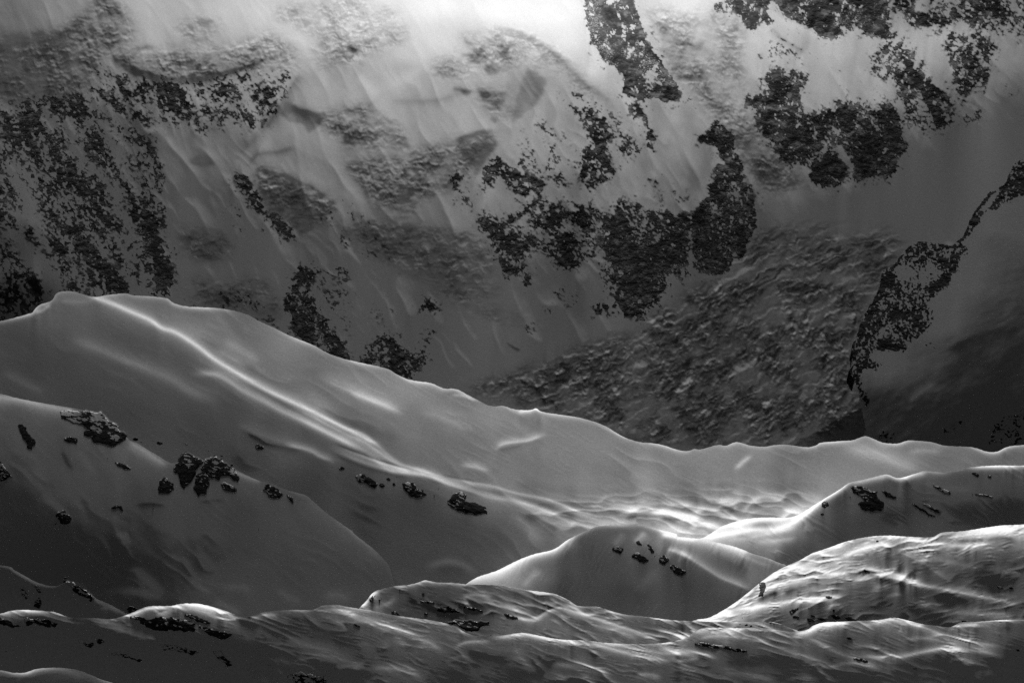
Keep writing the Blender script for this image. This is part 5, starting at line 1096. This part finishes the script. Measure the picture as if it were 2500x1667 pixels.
for lab, pts, dn in [
    ('upright black rock on the steep bright left edge of the carved hill', [(655, 930), (690, 918), (712, 950), (700, 975), (690, 1010), (650, 1018), (668, 980)], 1.05),
    ('hooked dark rock at the foot of the carved hill', [(848, 1112), (880, 1090), (917, 1083), (910, 1102), (868, 1128)], .82),
    ('dark slab just under the hooked rock', [(866, 1142), (890, 1133), (930, 1146), (905, 1155)], .86),
    ('low rock left of the middle at the carved hill foot', [(958, 1150), (990, 1150), (1024, 1170), (980, 1180)], .84),
    ('small flat rock above the low rock at the hill foot', [(983, 1133), (1005, 1128), (1025, 1142), (1000, 1146)], .86),
    ('jagged rock in the middle of the hill foot row', [(1028, 1150), (1060, 1148), (1100, 1165), (1060, 1172)], .8),
    ('dark rock right of the jagged one in the hill foot row', [(1105, 1130), (1140, 1128), (1192, 1152), (1150, 1164)], .82),
    ('thin rock strip at the right end of the hill foot row', [(1196, 1150), (1240, 1142), (1293, 1168), (1240, 1172)], .8),
    ('small stone above the hill foot row', [(1128, 1098), (1145, 1096), (1148, 1112), (1132, 1116)], .85),
    ('oval dark rock in the lee below the carved drift', [(1318, 845), (1340, 842), (1378, 856), (1345, 863)], .88),
    ('small dark stone just below the carved hill crest', [(1398, 660), (1415, 654), (1433, 664), (1415, 671)], .88),
    ('speckled stones in the windblown left part of the carved hill', [(1075, 1018), (1100, 1008), (1138, 1020), (1110, 1030)], .6),
    ('dark stone out on the shaded right part of the carved hill', [(2248, 955), (2270, 952), (2294, 966), (2265, 971)], .86),
    ('speckled stones left of the dark stone on the shaded part', [(2168, 945), (2200, 945), (2225, 968), (2190, 968)], .5)]:
    outcrop(H5, lab, c('I', *pts), dn + .12, .25, GE)
GS = 'rocks of the dark spur in the lower left'
for lab, pts, dn in [
    ('speckled rock on the nose of the dark spur', [(400, 920), (440, 915), (510, 948), (560, 985), (602, 1030), (572, 1042), (530, 1012), (480, 1000), (450, 950)], .55),
    ('dark rock low in the left part of the spur', [(220, 1050), (250, 1018), (267, 1050), (256, 1092), (208, 1082)], .76),
    ('slender rock above the dark rock of the spur', [(214, 940), (240, 943), (268, 998), (235, 982)], .7),
    ('faint speckled rock nearest the left border on the spur', [(125, 960), (150, 955), (185, 1010), (170, 1040), (140, 1000)], .45)]:
    outcrop(H2b, lab, c('G', *pts), dn, .42, GS)
outcrop(H2, 'dark rock half hidden behind the wavy front crest', c('G', (800, 1105), (830, 1070), (870, 1085), (880, 1110), (840, 1130)), .74, .42, GL)

# ------------------------------------------------------------------ single boulders
import bmesh


def boulder_mesh(seed):
    bm = bmesh.new(); bmesh.ops.create_icosphere(bm, subdivisions=3, radius=.5)
    rnd = random.Random(seed)
    pl = []
    for _ in range(9):
        d = np.array([rnd.gauss(0, 1), rnd.gauss(0, 1), rnd.gauss(0, 1)]); d /= np.linalg.norm(d)
        pl.append((d, rnd.uniform(.26, .42)))
    for v in bm.verts:
        p = np.array(v.co)
        for d, k in pl:                       # split faces
            e = p @ d - k
            if e > 0:
                p = p - d * e
        v.co = p * (1 + .06 * math.sin(9 * p[0] + seed) * math.sin(11 * p[2]))
        v.co.z *= .8
    me = bpy.data.meshes.new('boulder'); bm.to_mesh(me); bm.free()
    a = me.attributes.new('rock', 'FLOAT', 'POINT'); a.data.foreach_set('value', np.full(len(me.vertices), .9, np.float32))
    me.materials.append(M_ROCK)
    return me


B_MESH = [boulder_mesh(i) for i in range(6)]
rb = random.Random(3)


def boulders(r, label, group, k, pts):
    for x, y, w in pts:
        u, v = c(k, (x, y))[0]
        Y = float(r.depth(u, v)); s = w * Z * PX * Y
        o = bpy.data.objects.new('boulder', rb.choice(B_MESH))
        sink = .42 * s                                  # most of the stone is buried in the slope
        o.location = (Y * ray(u), Y + sink * .64, Y * tau(v) - sink * .77); o.scale = (s * 1.15, s, s * rb.uniform(.75, 1.0))
        o.rotation_euler = (rb.uniform(-.3, .3), rb.uniform(-.3, .3), rb.uniform(0, 6.28))
        COL.objects.link(o); tag(o, label, 'boulder', group)


boulders(H2, 'small dark boulder sticking out of the shaded left snow slope', 'boulders on the left slope', 'G', [(1045, 210, 40), (975, 420, 30), (907, 535, 22), (515, 460, 18), (1650, 580, 9), (1720, 572, 6), (1518, 735, 10), (165, 690, 6), (300, 395, 10), (355, 548, 34), (1100, 210, 14), (430, 20, 36), (475, 25, 42), (330, 0, 14), (1190, 42, 18), (1330, 85, 10)])
boulders(H2, 'squarish boulder with a pale face alone on the left slope', None, 'D', [(1018, 1380, 36)])
boulders(H2, 'low boulder just right of the speckled outcrop', None, 'D', [(862, 1355, 34)])
boulders(H2, 'lone rock lying on the crest left of the speckled outcrop', None, 'D', [(365, 1172, 26)])
boulders(H1, 'tiny dark stone lying on the wide snow dome', 'stones on the snow dome', 'D', [(1590, 595, 9), (1605, 600, 8), (1630, 605, 9), (1718, 704, 14), (1838, 716, 11), (1700, 700, 6), (1940, 1538, 10), (1910, 1512, 7), (1770, 1440, 14), (1735, 1437, 10), (1800, 1442, 9), (1640, 1398, 12)])
boulders(H1, 'tiny dark stone on the smooth bowl under the bright spur', 'stones of the shaded bowl', 'H', [(303, 541, 9), (1138, 98, 10), (1140, 97, 7), (450, 250, 22), (440, 248, 14), (405, 540, 8), (705, 322, 12), (360, 232, 9)])
boulders(H3, 'tiny stone near the rocks of the round middle hill', 'stones of the round middle hill', 'H', [(1928, 618, 8), (2138, 820, 18), (2170, 893, 8), (1975, 715, 12), (2085, 755, 14), (2115, 800, 16), (1990, 745, 12), (2150, 745, 9)])
boulders(H4, 'tiny stone on the shaded face of the right ridge', 'stones of the right ridge', 'I', [(1507, 545, 9), (1262, 442, 10), (1246, 378, 24), (1255, 358, 20), (2170, 238, 18), (2270, 374, 8), (1880, 355, 22), (1730, 395, 9), (1820, 482, 12), (2060, 402, 12), (1975, 215, 12), (2330, 222, 12)])
boulders(H5, 'small dark stone in the windblown snow of the carved hill', 'stones of the carved hill', 'I', [(862, 907, 14), (878, 940, 12), (972, 1002, 14), (1050, 858, 8), (1105, 820, 16), (1118, 840, 12), (1218, 755, 10), (768, 860, 12), (722, 1127, 34), (555, 1150, 14), (785, 1174, 16), (930, 1125, 26), (980, 1085, 20), (1305, 872, 16), (1315, 878, 12), (1720, 785, 18), (1690, 772, 14), (1195, 1125, 22), (1500, 905, 14), (973, 883, 9)])
boulders(H6, 'small dark stone on the low centre mound', 'stones of the centre mound', 'H', [(515, 1015, 26), (330, 1035, 30), (345, 1025, 16), (462, 968, 20), (435, 985, 12), (648, 953, 10), (380, 1005, 10), (315, 1110, 22), (345, 1112, 20), (520, 1132, 16), (1068, 1024, 9), (955, 1012, 12), (645, 1010, 10), (1020, 1132, 22), (1050, 1137, 16), (270, 1030, 14)])
boulders(H7, 'small dark stone lying in the front snow field', 'stones of the front field', 'G', [(215, 1218, 14), (320, 1245, 14), (455, 1325, 22), (185, 1427, 10), (365, 1450, 16), (228, 1308, 9), (120, 1385, 8), (30, 1330, 22), (60, 1340, 18), (40, 1360, 20), (85, 1355, 12), (1500, 1330, 26), (1520, 1348, 12), (1470, 1300, 14), (1380, 1372, 24), (1550, 1432, 28), (1535, 1425, 14), (1645, 1470, 30), (1620, 1440, 14), (1600, 1440, 10), (1165, 1358, 26), (1215, 1380, 22), (1245, 1362, 24), (1090, 1335, 14), (1950, 1152, 26), (1995, 1102, 22), (2010, 1203, 30), (1975, 1195, 16), (2270, 1200, 40), (2340, 1275, 20), (765, 1170, 20), (2160, 1215, 12), (2215, 1455, 16), (2270, 1462, 9), (2290, 1465, 8), (980, 1285, 26), (950, 1288, 14), (1065, 1262, 16), (1250, 1300, 12), (940, 1225, 14)])
boulders(H7, 'small dark stone in the snow near the bottom middle', 'stones of the front field middle', 'H', [(250, 1275, 18), (240, 1270, 12), (427, 1328, 9), (552, 1413, 12), (125, 1453, 12), (180, 1462, 8), (200, 1464, 7), (632, 1460, 8), (570, 1413, 8), (70, 1215, 14), (1040, 1260, 10), (920, 1262, 14), (2160, 1312, 8)])
boulders(H7, 'small dark stone in the snow near the bottom right', 'stones of the front field right', 'I', [(735, 1410, 12), (640, 1380, 14), (865, 1362, 10), (1450, 1415, 14), (1480, 1425, 16), (1435, 1405, 8), (1345, 1488, 18), (580, 1193, 20), (610, 1200, 16), (540, 1190, 10), (1025, 1265, 12), (2195, 1258, 10), (1120, 1555, 14), (1970, 1168, 30), (1510, 1410, 9), (1550, 1412, 8), (1490, 1403, 9)])

for r, P, group in OUT:                             # loose stones round the larger outcrops
    lo, hi = P.min(0), P.max(0)
    if (hi - lo).prod() < 500:
        continue
    for k in range(4):
        a = P[rb.randrange(len(P))]; m = (lo + hi) / 2
        q = m + (a - m) * rb.uniform(1.12, 1.5) + np.array([rb.uniform(-6, 6), rb.uniform(-1, 7)])
        w = rb.uniform(3.0, 7.0)
        Y = float(r.depth(q[0], q[1])); s = w * PX * Y
        o = bpy.data.objects.new('boulder', rb.choice(B_MESH))
        o.location = (Y * ray(q[0]), Y + .27 * s, Y * tau(q[1]) - .32 * s); o.scale = (s * rb.uniform(1, 1.6), s, s * rb.uniform(.7, 1))
        o.rotation_euler = (rb.uniform(-.3, .3), rb.uniform(-.3, .3), rb.uniform(-.4, .4))
        COL.objects.link(o); tag(o, 'loose stone scattered close beside the ' + group, 'boulder', 'loose stones beside the ' + group)
# ================================================================== AIR, LIGHT, CAMERA
wd = bpy.data.worlds.new('World'); bpy.context.scene.world = wd; wd.use_nodes = True
nt = wd.node_tree; nt.nodes.clear()
sky = node(nt, 'ShaderNodeTexSky', sky_type='NISHITA'); sky.sun_disc = False
sky.sun_elevation = E; sky.sun_rotation = 0.0; sky.altitude = 3000; sky.air_density = 0.22; sky.dust_density = 0.0
sep = node(nt, 'ShaderNodeSeparateColor'); cmb = node(nt, 'ShaderNodeCombineColor')     # black and white film behind a red filter
nt.links.new(sky.outputs[0], sep.inputs[0])
for i in range(3):
    nt.links.new(sep.outputs[0], cmb.inputs[i])
bg = node(nt, 'ShaderNodeBackground'); bg.inputs[1].default_value = 0.05
nt.links.new(cmb.outputs[0], bg.inputs[0])
wo = node(nt, 'ShaderNodeOutputWorld'); nt.links.new(bg.outputs[0], wo.inputs[0])

sl = bpy.data.lights.new('sun', 'SUN'); sl.energy = SUN; sl.angle = math.radians(4.0); sl.color = (1, 1, 1)
so = bpy.data.objects.new('sun', sl); so.rotation_euler = (-(math.pi / 2 - E), 0, 0); so.location = (0, 3000, 3000); COL.objects.link(so)

cam = bpy.data.cameras.new('camera'); cam.lens = 100; cam.sensor_width = 36; cam.clip_start = 5; cam.clip_end = 60000
cam.shift_y = TAU_C / (2 * TAN_X)
co_ = bpy.data.objects.new('camera', cam); co_.rotation_euler = (math.pi / 2, 0, 0); COL.objects.link(co_)
sc = bpy.context.scene; sc.camera = co_
sc.view_settings.view_transform = 'Standard'; sc.view_settings.look = 'None'
sc.view_settings.exposure = EXPO; sc.view_settings.gamma = 1.0
sc.cycles.use_denoising = False
sc.cycles.max_bounces = 4; sc.cycles.diffuse_bounces = 0
